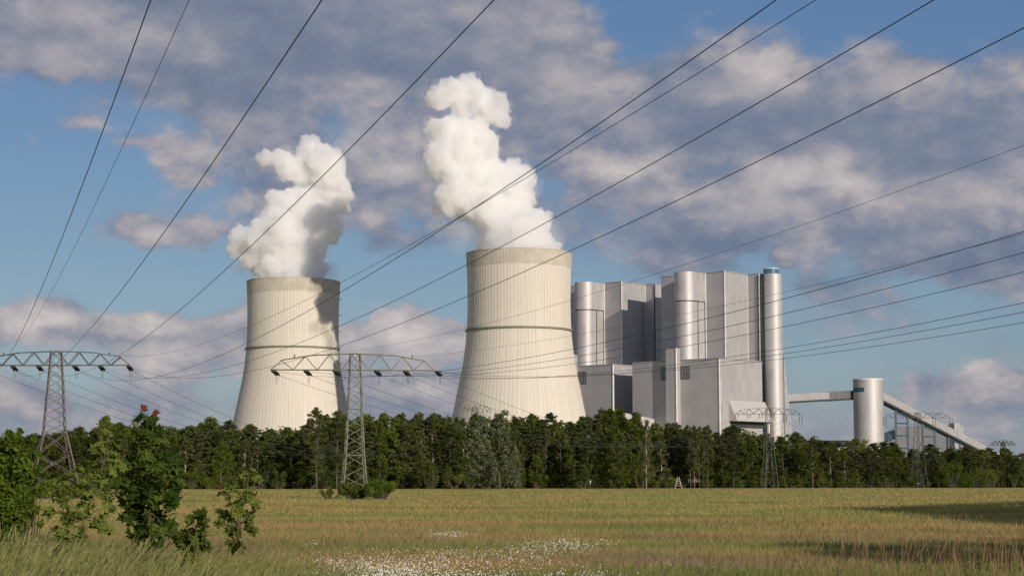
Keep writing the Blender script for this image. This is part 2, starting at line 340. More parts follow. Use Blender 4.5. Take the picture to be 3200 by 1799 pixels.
# ------------------------------------------------------------------ ground
def edge_d(px): return 604 + (max(-400, min(3600, px)) / 3200) * 170     # far edge of the meadow
def gz(x, y):                           # ground height: a verge bank near the camera, flat meadow beyond
    t = min(1, max(0, (34 - y) / 18)); return 1.42 * t * t * (3 - 2 * t) - .45
g = MB(); ys = [-60, -20, 0, 8, 12, 16, 20, 25, 30, 36, 45, 60, 100, 200, 400, 900, 2500, 9000]
xs = [-9000, -2500, -900, -300, -100, -40, -15, -6, 0, 6, 15, 40, 100, 300, 900, 2500, 9000]
for y in ys:
    for x in xs: g.v.append((x, y, gz(x, y)))
for j in range(len(ys) - 1):
    for i in range(len(xs) - 1):
        a = j * len(xs) + i; g.f.append((a, a + 1, a + 1 + len(xs), a + len(xs)))
struct(g.build('ground', M['field']))
fl = MB(); pts = [(at(px, 1500, edge_d(px)).x, edge_d(px)) for px in range(-1200, 4400, 400)]
fl.add([(x, y, -.44) for x, y in pts] + [(x * 1.6, y * 1.6, -.44) for x, y in pts], [(i, i + 1, i + 1 + len(pts), i + len(pts)) for i in range(len(pts) - 1)])
struct(fl.build('forest_floor', M['soil']))

# ------------------------------------------------------------------ meadow grass, flowers
def blades(n, X, Y, Z, Hh, W, lean, bias):
    a = RNG.uniform(0, math.pi, n); la = RNG.normal(0, lean, (n, 2)) * Hh[:, None]
    d = np.stack([np.cos(a), np.sin(a)], 1) * W[:, None] * .5
    v = np.zeros((n, 3, 3)); b = np.stack([X, Y], 1)
    v[:, 0, :2] = b - d; v[:, 1, :2] = b + d; v[:, 2, :2] = b + la + np.array([bias, 0]) * Hh[:, None]
    v[:, 0, 2] = Z; v[:, 1, 2] = Z; v[:, 2, 2] = Z + Hh
    return v.reshape(-1, 3)
n = 430000
py = 1521 + (RNG.random(n) ** 1.15) * 330; D = np.clip(2.2 * F / (py - 1500), 38, 760)
px = RNG.uniform(-250, 3450, n); ok = D < 604 + px / 3200 * 170 - 1; D = D[ok] * RNG.uniform(.94, 1.03, ok.sum()); px = px[ok]; n = len(D)
X = (px - 1600) / F * D; hz = .14 + .22 * RNG.random(n); W = np.maximum(.02, D * .00042) * RNG.uniform(.6, 1.5, n)
clump = np.sin(X * .21 + 1.3) * np.sin(D * .13) + np.sin(X * .07 - D * .045); hz *= 1 + .18 * clump
Z0 = np.array([gz(0, d) for d in D])
tag(fastmesh('meadow_grass', blades(n, X, D, Z0, hz + (D < 130) * .10 * RNG.random(n), W, .6, .12), 3, M['blade']), 'ochre and green uncut meadow grass filling the wide field', 'grass', kind='stuff')
# white flowers
fl_patches = [(1400, 1663, 60, 7, 70), (1330, 1750, 280, 26, 420), (1180, 1782, 210, 20, 640), (1090, 1755, 130, 18, 220), (1660, 1718, 150, 25, 200), (1740, 1692, 110, 12, 120), (1820, 1700, 80, 10, 60),
              (1870, 1685, 60, 8, 14), (1500, 1790, 260, 14, 200), (1850, 1785, 120, 12, 60), (980, 1690, 30, 8, 14), (1400, 1725, 110, 12, 60), (2070, 1790, 200, 20, 14), (2200, 1735, 160, 20, 6)]
fm = MB(); fe = MB()
for (cx, cy, sx, sy, k) in fl_patches:
    for _ in range(int(k * 1.7)):
        qx = random.gauss(cx, sx * .55); qy = random.gauss(cy, sy * .8)
        if qy < 1652 or qy > 1830: continue
        Dd = 2.35 * F / (qy - 1500); c = Vector(((qx - 1600) / F * Dd, Dd, .14 + random.uniform(-.07, .07)))
        r = random.uniform(.011, .024) * (1 + .3 * (Dd > 75)); tl = Vector((random.gauss(.1, .35), random.gauss(-.55, .3), 1)).normalized()
        x = tl.orthogonal().normalized(); y = tl.cross(x)
        fm.add([c + tl * .004] + [c + (x * math.cos(a * math.pi / 5) + y * math.sin(a * math.pi / 5)) * (r if a % 2 else r * .72) for a in range(10)], [(0, i + 1, (i + 1) % 10 + 1) for i in range(10)])
        e = c + tl * .012; fe.add([e + (x * math.cos(a * 1.047) + y * math.sin(a * 1.047)) * r * .28 for a in range(6)], [tuple(range(6))])
fo = fm.build('daisies', M['petal']); tag(fo, 'white daisies scattered in a drift across the near meadow', 'flowers', kind='stuff')
fe.build('flower_eye', M['eyec'], fo)
# tall verge grass: bent stems with a seed head at the tip
def tallgrass(name, mat, n, region, hr, bend, headw, label):
    vs = []; K = 7
    for _ in range(n):
        x, y = region(); z0 = gz(x, y); h = random.uniform(*hr) * (1 - 1.1 * max(0, min(.25, x / y + .27)) if x < 0 else 1); lx = random.gauss(*bend) * h; ly = random.gauss(0, .08) * h; a = random.uniform(-.7, .7)
        wd = random.uniform(.003, .0065); P0 = []
        for i in range(K):
            t = i / (K - 1); P0.append(Vector((x + lx * t ** 2.4, y + ly * t ** 2, z0 + h * (t - .16 * abs(lx / h) * t ** 4))))
        dx = Vector((math.cos(a), math.sin(a), 0))
        for i in range(K - 1):
            w0 = wd * (1 - .75 * i / (K - 1)); w1 = wd * (1 - .75 * (i + 1) / (K - 1))
            if i == K - 2: w0 = headw * .5; w1 = headw * .9
            if i == K - 2:
                m = P0[i] + (P0[i + 1] - P0[i]) * .5
                vs += [P0[i] - dx * w0 * .3, P0[i] + dx * w0 * .3, m + dx * w1, m - dx * w1, m - dx * w1, m + dx * w1, P0[i + 1] + dx * w0 * .2, P0[i + 1] - dx * w0 * .2]
            else: vs += [P0[i] - dx * w0, P0[i] + dx * w0, P0[i + 1] + dx * w1, P0[i + 1] - dx * w1]
    return tag(fastmesh(name, np.array([tuple(v) for v in vs]), 4, mat), label, 'grass', kind='stuff')
def regL():
    while True:
        y = random.uniform(10.5, 21); x = random.uniform(-.30 * y, -.085 * y)
        if random.random() < (1.02 - max(0, (x / y + .19)) * 9): return x, y
tallgrass('verge_undergrass', M['under_grass'], 13000, regL, (.6, 1.02), (.22, .16), .003, 'dark green leafy grass under the taller straw stalks at left')
tallgrass('verge_grass', M['grass'], 3600, regL, (.85, 1.18), (.30, .14), .0075, 'tall straw green grass bending rightwards along the near left verge')
def regM():
    y = random.uniform(11, 22); return random.uniform(-.14, .0) * y, y
tallgrass('short_grass', M['grass'], 1500, regM, (.5, .85), (.2, .12), .007, 'shorter green grass thinning out right of the near verge')
def regR():
    y = random.uniform(12, 24); return (.13 + .17 * random.random() ** .6) * y, y
tallgrass('reddish_grass', M['redgrass'], 480, regR, (.6, 1.22), (.06, .1), .005, 'thin reddish grass stems standing in the near right corner')
def regR2():
    y = random.uniform(11, 20); return (.03 + .26 * random.random() ** .7) * y, y
tallgrass('low_green_grass', M['under_grass'], 3000, regR2, (.5, .9), (.08, .12), .005, 'low green grass along the bottom edge at right')

# ------------------------------------------------------------------ foliage
def leaf_cloud(centres, radii, counts, size, squash=1., droop=0., aspect=.6, shell=.55):
    vs = []
    for c, r, k in zip(centres, radii, counts):
        d = RNG.normal(size=(k, 3)); d /= np.linalg.norm(d, axis=1)[:, None]; rr = r * (shell + (1 - shell) * RNG.random(k)) ; p = d * rr[:, None] * np.array([1, 1, squash]) + np.array(c)
        nrm = RNG.normal(size=(k, 3)) + d * 1.0 + np.array([0, 0, .35]); nrm /= np.linalg.norm(nrm, axis=1)[:, None]
        t = RNG.normal(size=(k, 3)); t[:, 2] -= droop; t -= nrm * (t * nrm).sum(1)[:, None]; t /= np.linalg.norm(t, axis=1)[:, None]; b = np.cross(nrm, t)
        s = size * RNG.uniform(.6, 1.35, k)[:, None]
        q = np.stack([p - t * s, p + b * s * aspect, p + t * s, p - b * s * aspect], 1); vs.append(q.reshape(-1, 3))
    return np.concatenate(vs)
def trunk_mb(h, r, bend, n=8, top=.15):
    m = MB(); pts = []; rs = []
    for i in range(n):
        t = i / (n - 1); pts.append((bend[0] * math.sin(t * 2.6) * h, bend[1] * math.sin(t * 3.1 + 1) * h - bend[1] * math.sin(1) * h, t * h)); rs.append(r * (1 - t) + r * top * t)
    m.tube(pts, rs, 7); return m, pts
SPEC = {}
def make_tree(kind, var):
    rnd = random.Random(kind + str(var)); h = 22.
    bend = (rnd.uniform(-.025, .025), rnd.uniform(-.02, .02)); C = []; Rr = []; K = []
    if kind == 'pine':
        tm, tp = trunk_mb(h * .97, .24, bend)
        for i in range(58):
            t = (.36 if var == 3 else .2) + (.62 if var == 3 else .78) * (i / 57) ** .85; z = t * h; env = 3.1 * math.sin(min(1, (1.02 - t) / .32) * math.pi / 2) * (.55 + .45 * rnd.random()) if t > .5 else 2.8 * rnd.random()
            a = i * 2.4 + rnd.uniform(-.5, .5); b = tp[min(7, int(t * 7))]; c = (b[0] + math.cos(a) * env, b[1] + math.sin(a) * env, z + rnd.uniform(-.4, .5))
            C.append(c); Rr.append(rnd.uniform(.75, 1.35) * (.6 + .5 * (1 - t)) + .2); K.append(95)
            tm.tube([(b[0], b[1], z - .8), ((b[0] + c[0]) / 2, (b[1] + c[1]) / 2, z - .25), c], [.07, .05, .02], 4, False)
        for j in range(5): C.append((tp[-1][0] + rnd.uniform(-.2, .2), tp[-1][1] + rnd.uniform(-.2, .2), h * (.93 + .02 * j))); Rr.append(.5 - .08 * j); K.append(50)
        lv = leaf_cloud(C, Rr, K, .27, .62, 0, .38, .3); lm, bm = 'pine', ('pinebark' if var == 3 else 'bark')
    elif kind == 'birch':
        tm, tp = trunk_mb(h * .95, .17, bend)
        for i in range(60):
            t = .2 + .78 * i / 59; env = 2.5 * math.sin(min(1., (1.03 - t) * 1.5) * math.pi / 2) * (.35 + .65 * rnd.random()); a = i * 2.4 + rnd.uniform(-.6, .6)
            b = tp[min(7, int(t * 7))]; c = (b[0] + math.cos(a) * env, b[1] + math.sin(a) * env, t * h - .3 * env); C.append(c); Rr.append(rnd.uniform(.6, 1.15) * (1.1 - .5 * t)); K.append(66)
            if i % 2: tm.tube([(b[0], b[1], t * h - 1.6), ((b[0] + c[0]) / 2, (b[1] + c[1]) / 2, t * h - .1), c], [.06, .04, .015], 4, False)
        lv = leaf_cloud(C, Rr, K, .21, 1.35, 1.6, .5, .2); lm, bm = 'birch', 'birchbark'
    else:
        tm, tp = trunk_mb(h * .85, .27, bend); low = .05 if kind == 'broad' else .1
        for i in range(74):
            t = low + (.97 - low) * i / 73; prof = math.sin(min(1, (1.02 - t) * 1.9) * math.pi / 2) * (.72 + .28 * min(1, t * 3)); env = 3.5 * prof * (.35 + .65 * math.sqrt(rnd.random())); a = i * 2.4 + rnd.uniform(-.8, .8)
            b = tp[min(7, int(t * 7))]; c = (b[0] + math.cos(a) * env, b[1] + math.sin(a) * env, t * h); C.append(c); Rr.append(rnd.uniform(.75, 1.45) * (1.1 - .35 * t)); K.append(72)
            if i % 2: tm.tube([(b[0], b[1], max(.5, t * h - 2.2)), ((b[0] + c[0]) / 2, (b[1] + c[1]) / 2, t * h - .9), c], [.10, .06, .02], 4, False)
        lv = leaf_cloud(C, Rr, K, .25 if kind == 'broad' else .27, .9, .4, .62, .35); lm, bm = ('broad', 'bark') if kind == 'broad' else ('silver', 'bark')
    nm = {'pine': 'pine_tree', 'birch': 'birch_tree', 'broad': 'broadleaf_tree', 'silver': 'silver_poplar'}[kind]
    root = bpy.data.objects.new(nm, None); crown = fastmesh('crown', lv, 4, M[lm]); tr = tm.build('trunk', M[bm], None, True)
    for q in (crown, tr): COL.objects.unlink(q)
    SPEC[kind, var] = (root, crown, tr, nm)
for k_, n_ in (('pine', 4), ('birch', 3), ('broad', 4), ('silver', 2)):
    for v_ in range(n_): make_tree(k_, v_)
LAND = [(175, 'wide left pylon'), (735, 'thin red-tipped sapling'), (1110, 'slim middle pylon'), (1620, 'right cooling tower'), (2010, 'flat low annex'), (2402, 'distant pylon'), (2709, 'round silo'), (3100, 'conveyor foot')]
ADJ = {'pine': 'dark pine', 'birch': 'olive birch', 'broad': 'green leafy tree', 'silver': 'silver leaved poplar'}
ORD = ['nearest', 'second', 'third', 'fourth', 'fifth', 'sixth', 'seventh', 'eighth', 'ninth', 'tenth', 'eleventh', 'twelfth', 'thirteenth', 'fourteenth', 'fifteenth', 'sixteenth']
treelist = []
def put_tree(kind, var, x, y, h, rz, wide=1., row=None, label=None, cat='tree', group='trees of the wood behind the meadow'):
    root, crown, tr, nm = SPEC[kind, var]; r = root.copy(); COL.objects.link(r); s = h / 22.
    r.location = (x, y, -.45); r.scale = (s * wide, s * wide, s); r.rotation_euler.z = rz
    for q in (crown, tr):
        c = q.copy(); COL.objects.link(c); c.parent = r
    r['category'] = cat; r['group'] = group
    if label: r['label'] = label
    elif cat != 'x': treelist.append((r, kind, row, 1600 + x / y * F))
    return r
SKY = [(-300, 1350), (0, 1362), (60, 1350), (100, 1345), (170, 1352), (230, 1328), (280, 1340), (330, 1300), (365, 1318), (400, 1325), (450, 1322), (520, 1325), (580, 1318), (640, 1305), (720, 1314), (790, 1330), (900, 1332), (950, 1325), (990, 1282), (1025, 1300), (1050, 1287), (1085, 1295),
       (1110, 1290), (1160, 1280), (1250, 1290), (1330, 1292), (1400, 1285), (1480, 1296), (1570, 1284), (1650, 1290), (1770, 1300), (1812, 1316), (1850, 1285), (1900, 1272), (1970, 1278), (2010, 1300), (2060, 1315), (2110, 1308), (2150, 1325), (2190, 1342), (2220, 1318), (2255, 1345), (2290, 1318), (2340, 1342), (2365, 1336),
       (2400, 1346), (2450, 1348), (2500, 1350), (2550, 1368), (2590, 1358), (2650, 1380), (2710, 1370), (2780, 1385), (2850, 1388), (2950, 1388), (3050, 1392), (3100, 1402), (3125, 1380), (3150, 1404), (3200, 1415), (3600, 1420)]
def skyline(px): return float(np.interp(px, [a for a, b in SKY], [b for a, b in SKY]))
def kinds(px):
    if px < 250: return ['broad', 'broad', 'pine', 'birch']
    if px < 620: return ['broad', 'broad', 'birch', 'pine']
    if px < 1060: return ['pine', 'broad', 'pine', 'birch']
    if px < 1420: return ['birch', 'broad', 'pine', 'broad']
    if px < 1660: return ['birch', 'broad', 'birch']
    if px < 2080: return ['broad', 'broad', 'birch', 'pine']
    if px < 2330: return ['pine', 'pine', 'broad', 'birch']
    return ['pine', 'pine', 'broad', 'birch', 'broad']
for row in range(4):
    px = -230 + row * 17
    while px < 3430:
        D = edge_d(px) + 5 + row * 8 + random.uniform(-2, 2); p = at(px, 1500, D)
        kind = random.choice(kinds(px)); top = skyline(px) + ([34, 20, 4, 0][row]) + random.uniform(-6, 16) + (12 if kind == 'birch' else 0)
        if kind == 'silver': kind = 'birch'
        h = .45 + EYE + (1500 - top) / F * D
        put_tree(kind, random.randrange({'pine': 3, 'birch': 3, 'broad': 4}[kind]), p.x, D, h, random.uniform(0, 6.28), random.uniform(1.45, 1.8) * min(1.2, 22 / max(h, 15)), row)
        px += random.uniform(38, 54) * (1 + .08 * row)
ycnt = {}
px = -200
while px < 3420:                        # young leafy trees closing the front of the wood
    D = edge_d(px) + random.uniform(0, 4); p = at(px, 1500, D); hh = random.uniform(8, 13) if px < 2080 else random.uniform(5.5, 8.5)
    if not (2130 < px < 2330): treelist.append((put_tree('broad', random.randrange(4), p.x, D, hh, random.uniform(0, 6), random.uniform(1.5, 2.), None, 'x', 'young trees at the foot of the wood'), 'young', 9, px))
    px += random.uniform(44, 66)
# name them by row and by their place after a landmark
ROWN = ['front row', 'second row', 'third row', 'back row']
cnt = {}
for r, kind, row, px in sorted(treelist, key=lambda t: t[3]):
    lm = None
    for a, b in LAND:
        if px >= a: lm = b
    if lm is None: lm = 'photo left edge'
    k = (kind, row, lm); cnt[k] = cnt.get(k, 0) + 1
    if kind == 'young':
        r['category'] = 'tree'; r['label'] = 'short young leafy tree at the wood foot, %s right of %s' % (ORD[min(15, cnt[k] - 1)], lm); continue
    r['label'] = '%s, wood %s, %s right of %s' % (ADJ[kind], ROWN[row], ORD[min(15, cnt[k] - 1)], lm)
# the closed mass of the wood behind the countable rows
wc = []; wr = []
for i in range(2300):
    q = random.uniform(-260, 3460); Dq = edge_d(q) + random.uniform(36, 60); tp = EYE + (1500 - skyline(q) - random.uniform(8, 30)) / F * Dq; zz = random.uniform(0, 1) ** 1.15 * tp
    wc.append(((q - 1600) / F * Dq, Dq, zz)); wr.append(random.uniform(1.6, 2.8))
tag(fastmesh('woodland', leaf_cloud(wc, wr, [40] * len(wc), .62, .9, .2, .7, .2), 4, M['pine']), 'dark closed mass of the wood behind the countable trees', 'wood', kind='stuff')
# individual trees that stand out
def solo(kind, var, px, top, D, label, wide=1., rz=0.):
    p = at(px, 1500, D); return put_tree(kind, var, p.x, D, .45 + EYE + (1500 - top) / F * D, rz, wide, label=label, group='trees standing out at the edge of the wood')
solo('silver', 0, 1500, 1296, 616, 'pale silver leaved poplar with broad crown before the right cooling tower base', 1.25)
solo('silver', 1, 1560, 1290, 618, 'second pale silver poplar crowding the right side of the broader one', 1.15, 1.)
solo('silver', 1, 1610, 1398, 598, 'small slim silver tree standing alone at the dark wood edge', .9, 2.)
solo('broad', 1, 1900, 1276, 668, 'tall rounded green tree in front of the dark building opening', 1.15, .4)
solo('broad', 2, 1935, 1340, 660, 'bright green leafy tree at the meadow edge before the tall rounded tree', 1.25, 2.1)
solo('pine', 2, 990, 1278, 634, 'tall pointed pine overlapping the foot of the left cooling tower', 1.15, .3)
solo('pine', 1, 1052, 1284, 636, 'smaller pointed pine between left cooling tower and slim pylon', 1., 1.7)
solo('broad', 3, 330, 1300, 628, 'rounded treetop rising above the wood behind the maple saplings', 1., 1.2)
t_ = solo('broad', 0, 690, 1376, 560, 'light green young tree standing in front of the dark pines', 1.35, .8)
for c in t_.children:
    if c.name.startswith('crown'):
        me = c.data.copy(); me.materials.clear(); me.materials.append(M['bright']); c.data = me
solo('pine', 3, 2170, 1330, 708, 'pine with bare orange trunk, leftmost of those beside the pale ladder', .8, 2.)
solo('pine', 0, 2186, 1335, 708, 'twin pine with bare orange trunk close beside its neighbour', .7, 4.)
solo('pine', 1, 2212, 1330, 708, 'pine with pale bare trunk right of the twin orange pines', .8, 1.)
solo('pine', 2, 2292, 1334, 714, 'pine with straight orange trunk below the hooded building wall', .8, 3.)
solo('pine', 3, 2540, 1366, 728, 'pine with lone bare pinkish trunk under the conveyor bridge', .8, 5.)
solo('birch', 1, 2020, 1312, 680, 'birch with forked white limbs showing through its crown', 1.1, 5.)

def bush(name, label, clusters, leaf, mat, D, cat='bush', group=None, aspect=.6):
    cs = [at(a, b, D + random.uniform(-1, 1) * r * D / F) for a, b, r, k in clusters]; lo = min(c.z for c in cs)
    base = Vector((sum(c.x for c in cs) / len(cs), D, gz(0, D))); root = thing(name, label, cat, base, 0, group)
    lv = leaf_cloud([tuple(c) for c in cs], [r * D / F for a, b, r, k in clusters], [k for a, b, r, k in clusters], leaf, .9, .2, aspect, .35)
    fol = fastmesh('foliage', lv, 4, mat); st = MB()
    for c in cs: st.tube([(base.x + (c.x - base.x) * .3, base.y, base.z), (base.x + (c.x - base.x) * .75, base.y, (base.z + c.z) / 2), tuple(c)], [.02 * D / 40 + .01, .014 * D / 40 + .006, .004], 4, False)
    return adopt(root, [fol, st.build('stems', M['darkstem'])])
# undergrowth at the foot of the wood
uc = {}
for i in range(64):
    px = -80 + i * 53 + random.uniform(-16, 16); D = edge_d(px) - random.uniform(-1, 3); top = random.uniform(1462, 1496) if px < 2000 or px > 2900 else random.uniform(1480, 1502)
    if px > 2880: top = random.uniform(1445, 1485)
    w = random.uniform(20, 36); cl = []
    for j in range(9):
        yy = random.uniform(top + 8, 1516); cl.append((px + random.uniform(-w, w) * .8, yy, random.uniform(9, 16), 110))
    lm = 'photo left edge'
    for a, b in LAND:
        if px >= a: lm = b
    uc[lm] = uc.get(lm, 0) + 1
    bush('shrub', 'low shrub at the wood foot, %s right of %s' % (ORD[uc[lm] - 1], lm), cl, .22, M['broad'] if random.random() < .7 else M['birch'], D, 'shrub', 'shrubs along the edge of the wood')
bush('bush', 'large dark round bush at the wood edge near the right end', [(3060 + random.uniform(-45, 45), random.uniform(1468, 1512), 20, 260) for _ in range(16)], .24, M['broad'], 752)
bush('bush', 'lighter leafy bush left of the large dark round bush', [(2985 + random.uniform(-35, 35), random.uniform(1455, 1510), 17, 240) for _ in range(14)], .24, M['bright'], 750)
# bushes round the pylons and at the left edge
bush('bush', 'rounded bright green bush right of the slim pylon feet', [(1195 + random.uniform(-42, 34), random.uniform(1510, 1540), 18, 330) for _ in range(18)], .13, M['bright'], 292)
bush('bush', 'darker green bush growing around the slim pylon feet', [(1115 + random.uniform(-48, 45), random.uniform(1518, 1543), 14, 230) for _ in range(18)], .13, M['broad'], 297)
bush('bush', 'low flat scrub left of the slim pylon feet', [(1035 + random.uniform(-34, 34), random.uniform(1530, 1545), 9, 110) for _ in range(12)], .12, M['broad'], 295)
bush('bush', 'wide bright green thicket hiding the feet of the left pylon', [(180 + random.uniform(-130, 150), random.uniform(1503, 1540), 17, 230) for _ in range(30)], .13, M['bright'], 292)
bush('bush', 'light green bush filling the left edge beside the saplings',
     [(5, 1395, 40, 300), (45, 1385, 36, 300), (72, 1415, 26, 190), (20, 1440, 50, 420), (75, 1465, 40, 320), (10, 1510, 52, 420), (65, 1530, 45, 360), (20, 1590, 55, 420), (75, 1590, 34, 240), (45, 1640, 45, 300), (-40, 1420, 60, 300), (-40, 1520, 60, 300), (98, 1500, 20, 110), (85, 1560, 26, 130), (80, 1620, 30, 160), (40, 1680, 50, 250), (28, 1352, 14, 40), (62, 1348, 12, 30), (100, 1378, 13, 34), (118, 1418, 12, 28), (122, 1470, 13, 34), (128, 1528, 13, 34), (112, 1590, 16, 44), (126, 1635, 12, 26)], .052, M['bright'], 33)
# shade trees beyond the right edge
shade = [(65 + random.uniform(-1, 1), 72 + 8 * i, 19) for i in range(10)] + [(67 + 5.2 * i, 148 + 9.5 * i, 19) for i in range(8)] + [(81 + random.uniform(-1, 1), 90 + 10 * i, 20) for i in range(6)] + [(66 + 5.2 * i, 139 + 9.5 * i, 18.5) for i in range(8)] + [(88 + 4 * i, 118 + 10 * i, 21) for i in range(6)] + [(36, 34, 15), (38, 42, 15.5), (40, 38, 15.5), (44, 42, 16), (47, 38, 16), (51, 45, 16.5), (54, 40, 16.5), (58, 47, 17), (64, 50, 17.5), (48, 50, 15)]
for i, (x, y, h) in enumerate(sorted(shade, key=lambda q: q[1])):
    put_tree('broad', i % 4, x, y, h, i * 1.3, 2.1, label='leafy shade tree beyond the right photo edge, place %d counted from the camera' % (i + 1), group='shade trees right of the meadow')

# ------------------------------------------------------------------ saplings
LEAF = [(0, -.5), (.16, -.38), (.48, -.34), (.32, -.1), (.56, .2), (.24, .16), (.12, .36), (0, .62), (-.12, .36), (-.24, .16), (-.56, .2), (-.32, -.1), (-.48, -.34), (-.16, -.38)]
def leaves(mb, c, r, k, size):
    for _ in range(max(2, int(k * 1.05))):
        d = Vector((random.gauss(0, 1), random.gauss(0, 1), random.gauss(0, 1))).normalized() * r * random.random() ** .5
        p = c + d; s = size * random.uniform(.65, 1.2); nrm = Vector((random.gauss(.1, .55), random.gauss(-.35, .5), random.uniform(.35, 1))).normalized()
        out = Vector((d.x, d.y, -.25 * r)) + Vector((random.gauss(0, .3), random.gauss(0, .3), 0)) * r; t = (out - nrm * out.dot(nrm)).normalized(); b = nrm.cross(t); fold = random.uniform(.05, .3)
        mb.add([p + (b * x + t * y + nrm * abs(x) * fold) * s for x, y in LEAF], [(0, 1, 5, 6, 7) if False else (0, 1, 2, 3, 4, 5, 6, 7), (7, 8, 9, 10, 11, 12, 13, 0)])
def sapling(label, D, clusters, spine, red=(), size=.12):
    base = at(spine[0][0], spine[0][1], D); base.z = gz(base.x, D); root = thing('maple_sapling', label, 'sapling', base, 0, 'maple saplings in the verge')
    lm = MB(); st = MB(); sp = [Vector((base.x, base.y, base.z))] + [at(a, b, D) for a, b in spine[1:]]
    st.tube(sp, [.009 - .006 * i / (len(sp) - 1) for i in range(len(sp))], 5)
    for a, b, r, k in clusters:
        c = at(a, b, D) + Vector((0, random.uniform(-1, 1) * r * D / F, 0)); leaves(lm, c, r * .9 * D / F, k, size)
        near = min(sp, key=lambda q: (q - c - Vector((0, 0, -.1))).length); st.tube([near, (near + c) / 2 + Vector((0, 0, .02)), c], [.006, .004, .003], 4, False)
    parts = [lm.build('leaves', M['maple']), st.build('stem', M['stem'])]
    if red:
        rm = MB()
        for a, b, r, k in red: leaves(rm, at(a, b, D), r * D / F, k, size * .55)
        parts.append(rm.build('young_leaves', M['red']))
    adopt(root, parts)
sapling('tallest dark leafy maple sapling reaching above the wood, reddish leaves on its tip', 18,
    [(446, 1300, 10, 4), (428, 1312, 10, 3), (480, 1318, 16, 6), (455, 1335, 20, 7), (490, 1345, 14, 4), (425, 1345, 10, 3), (458, 1368, 26, 9), (495, 1385, 32, 8), (450, 1400, 36, 14), (500, 1435, 48, 18), (430, 1425, 42, 16), (545, 1440, 26, 6), (415, 1475, 52, 26), (480, 1480, 62, 36), (545, 1490, 40, 16), (560, 1520, 22, 6), (385, 1530, 42, 20), (455, 1545, 72, 52), (530, 1555, 46, 20), (410, 1600, 50, 34), (475, 1610, 66, 46), (520, 1650, 40, 16), (430, 1655, 50, 26), (480, 1680, 50, 22)],
    [(470, 1700), (468, 1600), (470, 1500), (462, 1420), (455, 1350), (450, 1300), (449, 1280)], [(448, 1276, 10, 5), (484, 1290, 9, 3)])
sapling('leaning maple sapling with yellowish top leaves, left of the tallest one', 17,
    [(335, 1362, 20, 8), (360, 1385, 24, 9), (312, 1400, 26, 9), (345, 1425, 34, 14), (290, 1440, 26, 10), (368, 1460, 30, 12), (320, 1480, 36, 16), (250, 1472, 14, 4), (225, 1510, 42, 22), (180, 1530, 26, 9), (275, 1520, 30, 12), (330, 1540, 40, 18), (200, 1565, 40, 20), (265, 1580, 38, 18), (340, 1580, 24, 9), (145, 1600, 20, 7), (165, 1595, 12, 4), (230, 1620, 44, 24), (310, 1625, 32, 14), (190, 1665, 34, 14), (255, 1680, 40, 18), (340, 1655, 22, 8)],
    [(240, 1710), (262, 1620), (296, 1540), (322, 1450), (338, 1370)], size=.095)
sapling('thin maple sapling with a red tip, standing apart right of the tallest one', 18,
    [(786, 1475, 14, 4), (760, 1500, 26, 10), (803, 1502, 16, 5), (720, 1535, 32, 14), (785, 1545, 26, 10), (690, 1545, 10, 3), (740, 1575, 38, 20), (795, 1580, 18, 6), (700, 1605, 26, 10), (765, 1625, 36, 18), (725, 1655, 38, 20), (790, 1655, 20, 8), (680, 1635, 12, 4), (745, 1700, 34, 16), (720, 1715, 24, 8)],
    [(742, 1730), (745, 1650), (762, 1560), (780, 1480), (790, 1425)], [(797, 1418, 8, 4), (682, 1516, 7, 3)], .09)
sapling('smallest maple sapling with a few large leaves between the taller two', 16,
    [(598, 1628, 18, 5), (628, 1610, 22, 6), (636, 1638, 18, 5), (545, 1665, 20, 6), (590, 1665, 24, 8), (625, 1672, 24, 8), (560, 1690, 18, 5), (605, 1705, 34, 14), (640, 1715, 20, 6), (595, 1735, 30, 10)],
    [(605, 1760), (606, 1700), (612, 1650), (622, 1612)], size=.12)
def weed(label, px, top, D, w, dense):
    b = at(px, 1700, D); b.z = gz(b.x, D); tz = at(px, top, D).z; root = thing('weed_plant', label, 'plant', b, 0, 'tall weeds in the near right verge')
    st = MB(); st.tube([b, Vector((b.x + .01, b.y, (b.z + tz) / 2)), Vector((b.x - .01, b.y, tz))], [.007, .005, .002], 5); vs = []
    for i in range(dense):
        t = i / dense; z = b.z + (tz - b.z) * (.15 + .85 * t); a = i * 2.4; L = w * (1.1 - .75 * t) * random.uniform(.7, 1.2); d = Vector((math.cos(a), math.sin(a), 0)); s = Vector((-d.y, d.x, 0)) * L * .13; p = Vector((b.x, b.y, z)); q = p + d * L + Vector((0, 0, L * .7)); m = p + (q - p) * .45
        vs += [p, m + s, q, m - s]
    adopt(root, [fastmesh('leaves', np.array([tuple(v) for v in vs]), 4, M['weed']), st.build('stem', M['stem'])])
weed('tall bright green weed, left of the pair in the right corner', 2894, 1682, 16, .10, 90)
weed('taller slender green weed of the pair near the right corner', 3025, 1652, 17, .09, 100)
weed('bushier green weed of the pair nearest the right corner', 3058, 1668, 16.5, .10, 110)
weed('short yellow green weed standing alone at the bottom edge', 2616, 1728, 16, .07, 60)
weed('small thin weed among grass below the tree shadow', 2400, 1735, 16, .06, 40)

